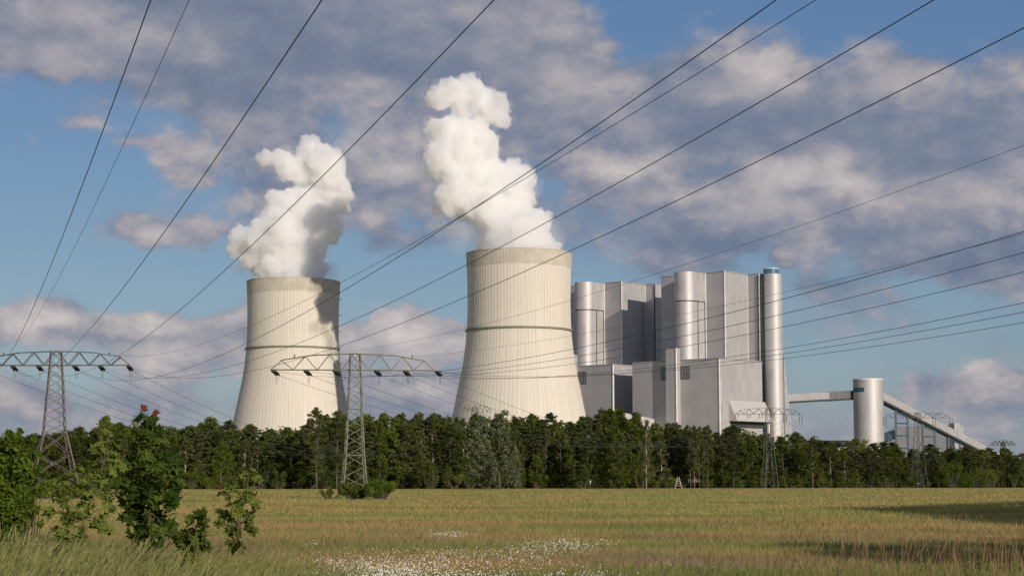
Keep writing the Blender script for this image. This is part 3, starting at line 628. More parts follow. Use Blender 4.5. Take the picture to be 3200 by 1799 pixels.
# ------------------------------------------------------------------ cooling towers
PROF = [(10, 53), (20, 50.2), (35, 46.6), (50, 43.2), (60, 41.3), (67.8, 39.8), (77, 37.9), (85.6, 36.5), (95, 35.4), (103.4, 34.7), (110, 34.35), (116, 34.2), (124, 34.15), (132, 34.25), (142, 34.5), (150, 34.8), (156, 35.1)]
def prof(z): return float(np.interp(z, [a for a, b in PROF], [b for a, b in PROF]))
def smoothprof(z): return 1.025 * sum(prof(z + d) for d in (-5, -2.5, 0, 2.5, 5)) / 5 if 16 < z < 150 else prof(z) * 1.025
def tower(cx, cy, label, seed):
    root = thing('cooling_tower', label, 'cooling tower', (cx, cy, 0), R(10 * seed), 'cooling towers of the power station'); SEG = 576
    def shell(name, zs, mat, dr=0., ribs=True):
        m = MB(); a = np.arange(SEG) * 2 * math.pi / SEG; rib = np.where(np.arange(SEG) % 6 == 0, .12, 0.) if ribs else 0; vs = []
        for z in zs:
            r = smoothprof(z) + dr + rib; vs.append(np.stack([np.cos(a) * r, np.sin(a) * r, np.full(SEG, z)], 1))
        vs = np.concatenate(vs); fs = []
        for j in range(len(zs) - 1):
            for i in range(SEG): p = j * SEG + i; q = j * SEG + (i + 1) % SEG; fs.append((p, q, q + SEG, p + SEG))
        o = mesh(name, vs, fs, mat, root, not ribs); return o
    shell('shell', [10 + i * (146 - 10) / 52 for i in range(53)], M['concrete'])
    shell('rim_band', [146, 149, 152, 154, 156], M['rim'], .12)
    shell('inner_shell', [10 + i * 146 / 20 for i in range(21)], M['inner'], -.9, False)
    m = MB(); a = [i * 2 * math.pi / 144 for i in range(144)]
    def annul(m, r0, r1, z0, z1):
        b = len(m.v); n = 144
        for r, z in ((r0, z0), (r1, z0), (r1, z1), (r0, z1)):
            for t in a: m.v.append((r * math.cos(t), r * math.sin(t), z))
        for q in range(4):
            for i in range(n): m.f.append((b + q * n + i, b + q * n + (i + 1) % n, b + ((q + 1) % 4) * n + (i + 1) % n, b + ((q + 1) % 4) * n + i))
    annul(m, 35., 36.7, 103, 103.6); annul(m, 36.6, 36.7, 103.6, 104.2); m.build('walkway_ring', M['ring'], root)
    m = MB(); annul(m, 35.2, 36.4, 155.9, 156.4); m.build('rim_lip', M['rim'], root)
    m = MB(); th = math.atan2(.25, 1) - R(10 * seed); d = Vector((math.cos(th), math.sin(th), 0)); t = Vector((-d.y, d.x, 0))
    for i in range(40):
        z0 = 30 + i * 3.15; z1 = z0 + 3.15; p0 = d * (smoothprof(z0) + .8); p1 = d * (smoothprof(z1) + .8)
        for s in (-.4, .4): m.bar(p0 + t * s + Vector((0, 0, z0)), p1 + t * s + Vector((0, 0, z1)), .12)
        if i % 4 == 0: m.box(p0 + d * .7 + Vector((0, 0, z0)), d * 1.2, t * 1.0, (0, 0, .12)); m.bar(p0 + d * 1.8 + Vector((0, 0, z0)), p0 + d * 1.8 + Vector((0, 0, z0 + 1.3)), .15)
    m.build('ladder', M['ring'], root)
    m = MB()
    for i in range(40):
        a0 = i * 2 * math.pi / 40
        for s in (-1, 1):
            a1 = a0 + s * math.pi / 40; m.bar((57 * math.cos(a0), 57 * math.sin(a0), -.4), (53 * math.cos(a1), 53 * math.sin(a1), 10.3), 1.)
    m.build('support_struts', M['concrete'], root)
tower(4.8, 1261, 'nearer cream concrete cooling tower, fully sunlit, directly left of the silver boiler buildings', 1)
tower(-170.6, 1440, 'farther cream cooling tower behind the pylons, with shadow patches down its right side', 3)

# ------------------------------------------------------------------ steam plumes
def plume(label, D, blobs, seed, extra=(), voxel=1.2):
    rnd = random.Random(seed); base = None; sph = []
    for (a, b, r) in blobs:
        c = at(650 + a / 2.011, 180 + b / 2.011, D); rr = r / 2.011 * D / F * (1.1 if D > 1300 and r < 200 else 1.); c.y += rnd.uniform(-.35, .35) * min(rr * 1.5, 18)
        sph.append((c, rr * .93))
        for _ in range(26):
            d = Vector((rnd.gauss(0, 1), rnd.gauss(0, 1), rnd.gauss(.15, 1))).normalized(); r2 = rr * rnd.uniform(.22, .42); c2 = c + d * rr * .80; sph.append((c2, r2))
            for _ in range(5):
                e = (d + Vector((rnd.gauss(0, .7), rnd.gauss(0, .7), rnd.gauss(0, .7)))).normalized(); sph.append((c2 + e * r2 * .85, r2 * rnd.uniform(.28, .5)))
    me0 = bpy.data.meshes.new('ico'); import bmesh; bm = bmesh.new(); bmesh.ops.create_icosphere(bm, subdivisions=2, radius=1); bm.to_mesh(me0); bm.free()
    iv = np.array([v.co[:] for v in me0.vertices]); ifc = np.array([p.vertices[:] for p in me0.polygons]); nv = len(iv)
    vs = np.concatenate([iv * r + np.array(c[:]) for c, r in sph]); fs = np.concatenate([ifc + i * nv for i in range(len(sph))])
    me = bpy.data.meshes.new('steam'); me.vertices.add(len(vs)); me.vertices.foreach_set('co', vs.astype(np.float32).ravel())
    me.loops.add(len(fs) * 3); me.loops.foreach_set('vertex_index', fs.astype(np.int32).ravel()); me.polygons.add(len(fs)); me.polygons.foreach_set('loop_start', np.arange(len(fs), dtype=np.int32) * 3); me.update(calc_edges=True)
    o = bpy.data.objects.new('steam_plume', me); COL.objects.link(o); me.materials.append(STEAM)
    md = o.modifiers.new('union', 'REMESH'); md.mode = 'VOXEL'; md.voxel_size = voxel; md.use_smooth_shade = True
    sm = o.modifiers.new('soft', 'SMOOTH'); sm.iterations = 2; sm.factor = .5
    tx = bpy.data.textures.new('billow', 'CLOUDS'); tx.noise_scale = 5; tx.noise_depth = 5; dm = o.modifiers.new('billow', 'DISPLACE'); dm.texture = tx; dm.texture_coords = 'GLOBAL'; dm.strength = 4.2; dm.mid_level = .5
    tx = bpy.data.textures.new('curl', 'VORONOI'); tx.noise_scale = 3.4; dm = o.modifiers.new('curl', 'DISPLACE'); dm.texture = tx; dm.texture_coords = 'GLOBAL'; dm.strength = -2.2; dm.mid_level = .4
    thin = [(c, r * 1.24) for c, r in sph[::157]] + [(at(650 + a / 2.011, 180 + b / 2.011, D + rnd.uniform(-10, 10)), r / 2.011 * D / F) for a, b, r in extra]
    iv2 = np.concatenate([iv * r + np.array(c[:]) for c, r in thin]); n2 = len(thin); f2 = np.concatenate([ifc + i * nv for i in range(n2)])
    me2 = bpy.data.meshes.new('thin_steam'); me2.vertices.add(len(iv2)); me2.vertices.foreach_set('co', iv2.astype(np.float32).ravel()); me2.loops.add(len(f2) * 3); me2.loops.foreach_set('vertex_index', f2.astype(np.int32).ravel()); me2.polygons.add(len(f2)); me2.polygons.foreach_set('loop_start', np.arange(len(f2), dtype=np.int32) * 3); me2.update(calc_edges=True); me2.materials.append(THIN)
    o2 = bpy.data.objects.new('thin_steam', me2); COL.objects.link(o2); o2.parent = o
    md = o2.modifiers.new('union', 'REMESH'); md.mode = 'VOXEL'; md.voxel_size = 2.; tx = bpy.data.textures.new('wisp', 'CLOUDS'); tx.noise_scale = 9; tx.noise_depth = 4; dm = o2.modifiers.new('wisp', 'DISPLACE'); dm.texture = tx; dm.texture_coords = 'GLOBAL'; dm.strength = 20; dm.mid_level = .5
    return tag(o, label, 'steam plume')
def steam_mat(name='steam', dens=.25):
    m, nt, N, L = newmat(name); o = N('ShaderNodeOutputMaterial'); v = N('ShaderNodeVolumePrincipled')
    v.inputs['Color'].default_value = (1., 1., 1., 1); v.inputs['Density'].default_value = dens; v.inputs['Anisotropy'].default_value = .1
    L(v.outputs[0], o.inputs['Volume']); return m
STEAM = steam_mat(); THIN = steam_mat('thin steam', .024)
plume('bright white steam plume piled in stacked billows above the nearer cooling tower', 1261,
  [(1950, 1215, 250), (1950, 1140, 130), (1830, 1120, 120), (2080, 1180, 95), (1760, 1180, 90), (1840, 1030, 130), (1960, 1010, 110), (1760, 940, 140), (1900, 920, 150), (1640, 900, 120), (1540, 880, 110), (1910, 800, 150), (1970, 760, 90), (1720, 780, 150), (1570, 770, 110), (1470, 900, 60), (1440, 950, 45), (1720, 640, 110), (1600, 600, 150), (1470, 640, 110), (1740, 560, 105), (1420, 720, 60),
   (1500, 490, 110), (1640, 490, 115), (1420, 440, 65), (1560, 430, 60), (1700, 450, 65), (1540, 230, 100), (1640, 175, 85), (1700, 270, 110), (1450, 270, 80), (1830, 300, 75), (1850, 400, 60), (1780, 350, 75), (1600, 320, 70), (1430, 200, 35)], 3, [(1450, 1060, 70), (1580, 1140, 90), (1390, 820, 60), (1350, 470, 60), (1700, 1160, 90), (2140, 1160, 70)])
plume('white steam plume leaning over the farther cooling tower, grey shaded right lobe', 1440,
  [(520, 1390, 225), (400, 1330, 100), (550, 1320, 115), (660, 1340, 80), (480, 1160, 180), (340, 1150, 110), (560, 1060, 130), (440, 1050, 120), (215, 1130, 75), (180, 1200, 55), (280, 1270, 70), (620, 1200, 110), (430, 960, 90), (425, 885, 55), (520, 890, 75), (640, 920, 90), (700, 1010, 100), (760, 1080, 75), (780, 1130, 50), (780, 880, 110), (855, 850, 55), (770, 760, 100), (700, 640, 90), (640, 570, 70), (740, 670, 105), (600, 670, 85), (470, 650, 70), (360, 640, 55), (500, 720, 60), (590, 740, 70)], 5, [(880, 560, 80), (960, 630, 80), (1040, 700, 75), (240, 900, 80), (170, 960, 60), (840, 1060, 70), (300, 700, 60), (1130, 640, 60), (760, 1330, 70), (180, 1330, 50)])

# ------------------------------------------------------------------ boiler and turbine buildings
def arc(c, r, a0, a1, n):
    return [(c[0] + r * math.cos(a0 + (a1 - a0) * i / n), c[1] + r * math.sin(a0 + (a1 - a0) * i / n)) for i in range(n + 1)]
AU = math.atan2(U.y, U.x)
T2 = Vector((-69, 69.5, 0))
def plant(T, word, label_b, label_h, pilword, far=False):
    T = Vector(T)
    def P(x, y, z=0): return Vector((x + T.x, y + T.y, z))
    ZB = 150.
    root = thing('boiler_house', label_b, 'building', P(150, 1345), 0, 'boiler houses'); parts = []
    poly = [(109, 1349), (126.7, 1332.9)]
    nose = arc((124, 1318), 8, AU - math.pi, AU, 22)             # from the -u side round the -v end to the +u side
    body = poly + nose + [(138.6, 1322), (150.9, 1310), (170.3, 1333.5), (177.5, 1327), (183, 1333), (196.4, 1347.8), (139.2, 1382.3)]
    lowz = 129.5
    nose2 = arc((124, 1318), 7.3, AU - math.pi, AU, 22)
    m = MB(); m.prism([P(*p) for p in body if p not in nose], 0, ZB); parts.append(m.build('main_walls', M['clad']))
    m = MB(); rs = [P(*p) for p in nose] ; m.prism([P(130 - .2, 1336)] + rs + [P(138.5, 1322.3)], lowz, ZB); o = m.build('rounded_head', M['cladc'], None, 'sides'); parts.append(o)
    m = MB(); m.prism([P(129, 1335)] + [P(*p) for p in nose2] + [P(137.6, 1321.6)], 60, lowz - .7); parts.append(m.build('stair_cylinder', M['cladc'], None, 'sides'))
    m = MB(); m.prism([P(129, 1335)] + [P(*p) for p in arc((124, 1318), 6.9, AU - math.pi, AU, 22)] + [P(137.2, 1321.4)], lowz - .8, lowz + .1); parts.append(m.build('joint_gap', M['dark']))
    # dark vertical joint beside the stair cylinder
    q = Vector((124, 1318, 0)) + U * 7.4 + V * 4.2; m = MB(); m.box(P(q.x, q.y, 95), V * .4, U * .12, (0, 0, 34.2)); parts.append(m.build('wall_joint', M['dark']))
    for (x, y) in ((138.6, 1322), (150.9, 1310), (170.3, 1333.5)):
        m = MB(); lo = 84; m.tube([P(x, y, lo), P(x, y, ZB + .25)], .42 if (x, y) != (170.3, 1333.5) else .2, 8); parts.append(m.build('corner_trim', M['trim']))
    m = MB(); ring = [P(*p) for p in body if p not in nose]
    for i in range(len(ring)):
        a, b = ring[i], ring[(i + 1) % len(ring)]; m.bar(a + Vector((0, 0, ZB + .2)), b + Vector((0, 0, ZB + .2)), .5, .6)
    parts.append(m.build('parapet', M['roof']))
    for (x, y) in ((144, 1330), (158, 1330), (165, 1338)):
        m = MB(); m.tube([P(x, y, ZB), P(x, y, ZB + 1.6)], 1.1, 8); parts.append(m.build('roof_vent', M['trim']))
    m = MB(); m.box(P(176.7, 1327.2, 115), U * .3, V * .25, (0, 0, 34)); parts.append(m.build('wall_joint', M['dark']))
    adopt(root, parts)
    # turbine hall
    ZH = 85.5; K = Vector((142, 1270, 0)); E_ = K - U * 76; G_ = K + V * 51
    root = thing('turbine_hall', label_h, 'building', P(K.x, K.y), 0, 'turbine halls'); parts = []
    m = MB(); m.prism([P(*p[:2]) for p in (E_, K, G_, G_ - U * 40, E_ + V * 40)], 0, ZH); parts.append(m.build('walls', M['clad']))
    m = MB(); m.tube([P(K.x, K.y, 0), P(K.x, K.y, ZH + .2)], .55, 8); parts.append(m.build('corner_trim', M['trim']))
    m = MB(); m.bar(P(E_.x, E_.y, ZH + .2), P(K.x, K.y, ZH + .2), .6, .8); m.bar(P(K.x, K.y, ZH + .2), P(G_.x, G_.y, ZH + .2), .6, .8); parts.append(m.build('parapet', M['roof']))
    for t in (29., 46.5):
        c = K - U * t - V * .1; m = MB(); m.box(P(c.x, c.y, 77), U * 3.7, V * .12, (0, 0, 4.4)); w = m.build('louvre_window', M['louvre']); parts.append(w)
        f = MB()
        for s in (-3.7, -1.2, 1.2, 3.7): f.box(P(c.x, c.y, 77) + U * s - V * .16, U * .17, V * .05, (0, 0, 4.5))
        for s in (-4.4, 4.4): f.box(P(c.x, c.y, 77 + s) - V * .16, U * 3.85, V * .05, (0, 0, .17))
        fo_ = f.build('window_frame', M['dark']); parts.append(fo_)
    root2 = adopt(root, parts)
    c = K - U * 38 - V * 2.2; m = MB(); lift = thing('lift_tower', 'narrow %s lift shaft rising against the turbine hall wall' % pilword, 'lift tower', P(c.x, c.y), 0, 'lift shafts on the turbine halls')
    m.box(P(c.x, c.y, 47), U * 4.6, V * 2.3, (0, 0, 47)); a = m.build('shaft_walls', M['clad']); m = MB(); e = c + U * 4.6 - V * 2.3; m.tube([P(e.x, e.y, 0), P(e.x, e.y, 94.2)], .5, 8); adopt(lift, [a, m.build('corner_trim', M['trim'])])
plant((0, 0, 0), 'right', 'tall silver boiler house at right with rounded stair cylinder and folded wall panels', 'large grey turbine hall at right with louvre windows and slanted hood', 'pale nearer')
plant(T2, 'left', 'farther silver boiler house beside the nearer cooling tower, partly in shade', 'smaller looking grey turbine hall touching the nearer cooling tower outline', 'mostly hidden farther')
# rounded stack tower at the right end
st = thing('stair_tower', 'tall round silver tower with blue cap at the right end of the boiler houses', 'tower', (187, 1326, 0)); ps = []
m = MB(); m.prism(arc((187, 1326), 7, 0, 2 * math.pi * 39 / 40, 39), 0, 149.5); ps.append(m.build('tower_walls', M['cladc'], None, 'sides'))
m = MB(); m.prism(arc((186.2, 1326), 5.6, 0, 2 * math.pi * 31 / 32, 31), 149.5, 153.2); cap = m.build('glass_cap', M['bluecap']); ps.append(cap)
m = MB(); m.prism(arc((186.2, 1326), 5.8, 0, 2 * math.pi * 31 / 32, 31), 153.2, 153.7); ps.append(m.build('cap_roof', M['trim']))
m = MB(); m.box((179.5, 1324.2, 74.6), U * 1.0, V * .8, (0, 0, 74.6)); ps.append(m.build('glazed_strip', M['glass']))
m = MB()
for i in range(36): m.box(Vector((179.5, 1324.2, 4 + i * 4.05)) - V * .85, U * .28, V * .05, (0, 0, .35))
ps.append(m.build('strip_lamps', M['louvre']))
m = MB(); a = Vector((177.7, 1325.6, 117.6)); m.box(a, U * .5, V * .5, (0, 0, 32)); ps.append(m.build('edge_strip', M['trim']))
adopt(st, ps)
# hood on the right turbine hall
K = Vector((142, 1270, 0)); s0, s1 = 10.5, 54.; zt, zb = 57.3, 43.
hd = thing('wall_hood', 'slanted wedge shaped hood jutting from the right turbine hall wall', 'hood', K + V * 30)
m = MB(); A = K + V * s0 + U * .05; B = K + V * s1 + U * .05
vs = [A + Vector((0, 0, zt)), A + Vector((0, 0, zb)), A + U * 7 + Vector((0, 0, zb)), B + Vector((0, 0, zt)), B + Vector((0, 0, zb)), B + U * 7 + Vector((0, 0, zb))]
m.add(vs, [(0, 1, 2), (3, 5, 4), (0, 2, 5, 3), (1, 4, 5, 2), (0, 3, 4, 1)]); o1 = m.build('hood_sheet', M['lightclad'])
m = MB(); m.box((A + B) / 2 + U * .3 + Vector((0, 0, zb - 2.2)), V * 20, U * .3, (0, 0, 2.)); o2 = m.build('recess_shade_strip', M['under'])  # near-black strip standing in for the shaded recess under the hood
m = MB(); m.box(B + U * 3.4 + V * -.8 + Vector((0, 0, zb / 2)), V * .6, U * .6, (0, 0, zb / 2 - .1)); o3 = m.build('support_post', M['trim']); adopt(hd, [o1, o2, o3])
# low annex, fin, bridge, silo, conveyor
m = MB(); pl = [(67, 1291), (75, 1284), (101, 1308), (95, 1315)]; m.prism(pl, 0, [49.4, 49.4, 45.2, 45.2]); an = m.build('annex_walls', M['lightclad']); m = MB(); m.prism([(66.6, 1290.8), (75.1, 1283.4), (101.8, 1308), (95, 1315.6)], 0, [.6] * 4)
rf = MB(); rf.add([(67, 1291, 49.45), (75, 1284, 49.45), (101, 1308, 45.25), (95, 1315, 45.25)], [(0, 1, 2, 3)]); r_ = rf.build('roof', M['roof']); adopt(thing('annex', 'low pale flat roofed annex between the two turbine halls', 'building', (84, 1300, 0)), [an, r_])
m = MB(); c0 = Vector((195.2, 1331, 0)); d = Vector((1, .25, 0)).normalized(); w = Vector((-.25, 1, 0)).normalized() * 5
vs = [c0, c0 + d * 9.5, c0 + d * 5 + Vector((0, 0, 42)), c0 + d * 1.6 + Vector((0, 0, 76)), c0 + Vector((0, 0, 92))]
n_ = len(vs); m.add(vs + [v + w for v in vs], [tuple(range(n_)), tuple(range(n_, 2 * n_))[::-1]] + [(i, i + n_, (i + 1) % n_ + n_, (i + 1) % n_) for i in range(n_)])
o = m.build('buttress_wing', M['louvre']); tag(o, 'tapering shade-grey wing flaring out at the foot of the round blue capped tower', 'building wing')  # dark louvre grey puts the wing's shade into its colour
def duct(a, b, w, h, mat, mat2, root):
    a, b = Vector(a), Vector(b); d = (b - a); side = Vector((d.y, -d.x, 0)).normalized()
    up = d.cross(side).normalized(); up = up if up.z > 0 else -up
    m = MB(); m.box((a + b) / 2, side * w / 2, up * h / 2, d / 2); g1 = m.build('gallery', mat)
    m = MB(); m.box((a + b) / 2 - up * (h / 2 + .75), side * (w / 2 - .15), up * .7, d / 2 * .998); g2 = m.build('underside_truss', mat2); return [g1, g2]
br = thing('conveyor_bridge', 'level enclosed conveyor bridge between the boiler house and the silo', 'conveyor bridge', (232, 1368, 0))
a_ = Vector((197, 1341, 61.6)); b_ = Vector((256.6, 1405, 67.2)); mid = a_ + (b_ - a_) * .62
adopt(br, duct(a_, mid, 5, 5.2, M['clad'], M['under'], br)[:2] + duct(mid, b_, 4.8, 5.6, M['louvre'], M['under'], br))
si = thing('silo', 'round silver silo tower with a dark blue window strip near its top', 'silo', (268.5, 1400, 0)); ps = []
m = MB(); m.prism(arc((268.5, 1400), 11.2, 0, 2 * math.pi * 55 / 56, 55), 0, 78); ps.append(m.build('silo_walls', M['cladc'], None, 'sides'))
m = MB(); m.prism(arc((268.5, 1400), 11.35, math.pi * 1.0, math.pi * 1.36, 12) + arc((268.5, 1400), 11.0, math.pi * 1.36, math.pi * 1.0, 12), 68.4, 71.6); ps.append(m.build('window_strip', M['bluesteel']))
m = MB(); m.prism(arc((268.5, 1400), 11.35, 0, 2 * math.pi * 55 / 56, 55), 77.6, 78.4); ps.append(m.build('roof_edge', M['trim'])); m = MB(); m.tube([(262, 1396, 78), (262, 1396, 81)], .15, 5); ps.append(m.build('roof_mast', M['dark'])); adopt(si, ps)
cv = thing('sloping_conveyor', 'long enclosed conveyor sloping down to the right from the silo', 'conveyor', (340, 1465, 0))
ca = Vector((277, 1404, 66.3)); cb = Vector((400, 1540, 22.5)); cb2 = ca + (cb - ca) * 1.12
def cpt(t): return ca + (cb - ca) * t
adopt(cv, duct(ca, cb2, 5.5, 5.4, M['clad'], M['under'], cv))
def cfrac(px):                          # where along the conveyor a photo column falls
    return min((i / 400 for i in range(401)), key=lambda t: abs(1600 + cpt(t).x / cpt(t).y * F - px))
for i, (p0, p1, lab) in enumerate(((2797, 2834, 'tallest dark blue trestle under the conveyor, next to the silo'), (2881, 2917, 'middle dark blue trestle under the sloping conveyor'), (2960, 2995, 'shortest dark blue trestle under the low end of the conveyor'))):
    q0, q1 = cpt(cfrac(p0)), cpt(cfrac(p1)); fr = thing('trestle', lab, 'trestle', ((q0.x + q1.x) / 2, (q0.y + q1.y) / 2, 0), 0, 'trestles under the conveyor'); side = Vector(((cb - ca).y, -(cb - ca).x, 0)).normalized(); ps = []
    for q in (q0, q1):
        m = MB()
        m.bar(Vector((q.x, q.y, 0)), Vector((q.x, q.y, q.z - 4.)), 1.5)
        ps.append(m.build('leg', M['bluesteel']))
    z = 8
    while z < min(q0.z, q1.z) - 5:
        m = MB(); m.bar(Vector((q0.x, q0.y, z)), Vector((q1.x, q1.y, z)), 1.1); ps.append(m.build('cross_beam', M['bluesteel'])); z += 9.5
    m = MB(); m.bar(Vector((q0.x, q0.y, q0.z - 5.5)), Vector((q1.x, q1.y, q1.z - 5)), 1.2)
    ps.append(m.build('head_beam', M['bluesteel'])); adopt(fr, ps)
b0 = at(2789, 1332, 1560); w0 = b0.x; L_ = 58
m = MB(); e0 = Vector((w0, 1560, 0)); e1 = at(2984, 1332, 1530); e1.z = 0; e2 = e1 + V * 14; m.prism([e0, e1, e2, e0 + V * 22], 0, 47.5); wl = m.build('walls', M['clad'])
h0 = at(2984, 1400, 1526); h1 = at(3001, 1400, 1540); m = MB(); m.prism([(h0.x, h0.y), (h1.x, h1.y), (h1.x - 3, h1.y + 5), (h0.x - 3, h0.y + 5)], 0, 49.2); tl = m.build('stair_head', M['lightclad'])
adopt(thing('crusher_building', 'grey box building standing behind the sloping conveyor', 'building', ((e0.x + e1.x) / 2, 1560, 0)), [wl, tl])
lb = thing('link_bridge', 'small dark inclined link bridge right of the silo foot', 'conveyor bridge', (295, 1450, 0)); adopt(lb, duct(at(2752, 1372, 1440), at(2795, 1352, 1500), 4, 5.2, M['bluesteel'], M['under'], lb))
m = MB(); q = at(2600, 1378, 1500); m.box((q.x - 10, 1500, q.z / 2), (22, 0, 0), (0, 8, 0), (0, 0, q.z / 2)); a = m.build('walls', M['lightclad']); m = MB(); m.box((q.x - 10, 1500, q.z + .3), (22.5, 0, 0), (0, 8.5, 0), (0, 0, .3)); adopt(thing('low_store', 'long low pale store building under the conveyor bridge', 'building', (q.x - 10, 1500, 0)), [a, m.build('roof', M['roof'])])

# ------------------------------------------------------------------ pylons and power lines
def lattice(m, levels, panels, leg, brace, xb=True):
    # levels: [(z, half width)], a square body whose four faces are braced
    def hw(z): return float(np.interp(z, [a for a, b in levels], [b for a, b in levels]))
    zs = [levels[0][0]]
    for i in range(len(levels) - 1):
        k = panels[i]
        for j in range(1, k + 1): zs.append(levels[i][0] + (levels[i + 1][0] - levels[i][0]) * j / k)
    cor = [(-1, -1), (1, -1), (1, 1), (-1, 1)]
    for i in range(len(zs) - 1):
        z0, z1 = zs[i], zs[i + 1]; w0, w1 = hw(z0), hw(z1)
        for k in range(4):
            a, b = cor[k], cor[(k + 1) % 4]
            A0 = (a[0] * w0, a[1] * w0, z0); B1 = (b[0] * w1, b[1] * w1, z1); B0 = (b[0] * w0, b[1] * w0, z0); A1 = (a[0] * w1, a[1] * w1, z1)
            if xb or i % 2 == 0: m.bar(A0, B1, brace)
            if xb or i % 2 == 1: m.bar(B0, A1, brace)
    for (z, w) in levels[1:]:
        for k in range(4):
            a, b = cor[k], cor[(k + 1) % 4]; m.bar((a[0] * w, a[1] * w, z), (b[0] * w, b[1] * w, z), brace * 1.2)
    return hw, zs
def pylon(label, loc, rz, bodyrz, levels, panels, zarm, halfL, halfR, depth, mats, leg=.2, brace=.1, xb=True, phases=(), strings='tension', peak=.72, nb=3, deadA=None, group='power line pylons', strlen=1.9):
    root = thing('pylon', label, 'pylon', loc, rz, group); mat = M[mats]
    m = MB(); hw, zs = lattice(m, levels, panels, leg, brace, xb); b = m.build('lattice_bracing', mat, root); b.rotation_euler.z = bodyrz
    for sx, sy in ((-1, -1), (1, -1), (1, 1), (-1, 1)):
        m = MB()
        for i in range(len(levels) - 1): m.bar((sx * levels[i][1], sy * levels[i][1], levels[i][0]), (sx * levels[i + 1][1], sy * levels[i + 1][1], levels[i + 1][0]), leg)
        l = m.build('leg', mat, root); l.rotation_euler.z = bodyrz
    m = MB(); ztop = zarm + depth; wy = .55
    for s, L in ((-1, halfL), (1, halfR)):
        lo = lambda t: t * L * s
        def top(t): return zarm + depth * (1 - .42 * t) if t < .93 else zarm
        tt = .86
        for y in (-wy, wy):
            m.bar((0, y, zarm), (L * s, y * .35, zarm), brace * 1.7)
            m.bar((0, y, ztop), (L * s * .5, y * .8, zarm + depth * .90), brace * 1.4); m.bar((L * s * .5, y * .8, zarm + depth * .90), (L * s * tt, y * .55, zarm + depth * .60), brace * 1.4)
            m.bar((L * s * tt, y * .55, zarm + depth * .60), (L * s, y * .35, zarm), brace * 1.2)
            pts = []
            for i in range(2 * nb + 1):
                t = i / (2 * nb) * tt + .02
                zt_ = float(np.interp(t, [0, .5, tt], [ztop, zarm + depth * .9, zarm + depth * .6])) if i % 2 == 0 else zarm
                pts.append((t * L * s, y * (1 - .6 * t), zt_))
            for i in range(len(pts) - 1): m.bar(pts[i], pts[i + 1], brace * 1.25)
        for i in range(9): t = i / 8; m.bar((t * L * s, -wy * (1 - .65 * t), zarm), ((t + .1) * L * s if t < .95 else L * s, wy * (1 - .65 * t), zarm), brace * .8)
        m.bar((peak * L * s, 0, zarm + depth * .72), (peak * L * s, 0, zarm + depth * .95), brace * 2)
    m.build('crossarm', mat, root)
    return root
def insulator(root, p, q, discs, r):
    m = MB(); p, q = Vector(p), Vector(q); d = (q - p); sd = d.cross(Vector((0, 0, 1)))
    sd = sd.normalized() * .22 if sd.length > .1 else Vector((.25, 0, 0))
    for s in (-1, 1):
        m.bar(p + sd * s, q + sd * s, .05)
        for i in range(discs):
            c = p + sd * s + d * (.12 + .76 * i / (discs - 1)); m.tube([c - d * .25 / discs, c + d * .25 / discs], [r, r * .75], 7)
    m.bar(p - sd * 1.2, p + sd * 1.2, .07); m.bar(q - sd * 1.2, q + sd * 1.2, .07)
    return m.build('insulator', M['insul'], root)
def sag_pts(a, b, s, n=60, t0=0., t1=1.):
    a, b = Vector(a), Vector(b); return [a + (b - a) * t - Vector((0, 0, 4 * s * t * (1 - t))) for t in (t0 + (t1 - t0) * i / n for i in range(n + 1))]
def wire(a, b, s, r, label, group, n=70):
    m = MB(); m.tube(sag_pts(a, b, s, n), r, 5, False); o = m.build('power_line', M['wire'], None, True); return tag(o, label, 'power line', group)
A_C = (-76.22, 310.0); ZA = 21.61; B_C = (-25.95, 306.93); ZBm = 20.62
YA, YB = -.0339, .0885
WA = {-3: ((-88.37, 310.41), (6.65, -6.9, 17.09), 5.99), -2: ((-83.6, 310.25), (9.86, -6.99, 15.55), 6.07), -1: ((-79.28, 310.1), (13.89, -1.18, 17.7), 6.62),
      1: ((-73.15, 309.9), (19.95, 4.8, 18.13), 7.42), 2: ((-68.83, 309.75), (24.23, 10.02, 18.75), 7.17), 3: ((-64.06, 309.59), (26.17, 5.36, 16.97), 6.64), -9: ((-84.77, 310.29), (8.7, -4.82, 20.55), 4.0), 9: ((-67.66, 309.71), (22.46, 3.2, 17.77), 5.47)}
WB = {-3: ((-39.4, 305.73), (64.62, -53.69, 23.88), 8.79), -2: ((-34.12, 306.2), (71.94, -46.15, 25.91), 9.0), -1: ((-29.34, 306.63), (76.78, -46.04, 26.22), 9.03),
      1: ((-22.56, 307.23), (82.54, -45.87, 26.81), 9.82), 2: ((-17.78, 307.65), (85.3, -53.56, 26.49), 9.66), 3: ((-12.5, 308.12), (91.15, -56.28, 25.86), 9.12), -9: ((-35.41, 306.09), (68.97, -48.1, 28.47), 6.6), 9: ((-16.49, 307.77), (89.39, -53.28, 27.13), 5.32)}
pa = pylon('wide rusty lattice pylon at left with splayed feet, cut by the photo edge', (A_C[0], A_C[1], 0), YA, R(22), [(-.4, 4.3), (10.4, 1.75), (ZA + 2.3, .85)], [3, 9], ZA, 12.4, 12.4, 2.35, 'steelA', .19, .09)
pb = pylon('slim mossy grey lattice pylon in front of the left cooling tower', (B_C[0], B_C[1], 0), YB, R(6), [(-.4, 2.05), (6.6, 1.5), (14.2, 1.12), (ZBm + 2.7, .8)], [4, 5, 6], ZBm, 13.9, 13.1, 2.7, 'steelB', .19, .10, False)
PD = at(2402, 1293, 700); PE = at(2868, 1305, 752); PG = at(1484, 1287, 900); PF = at(3135, 1391, 1450)
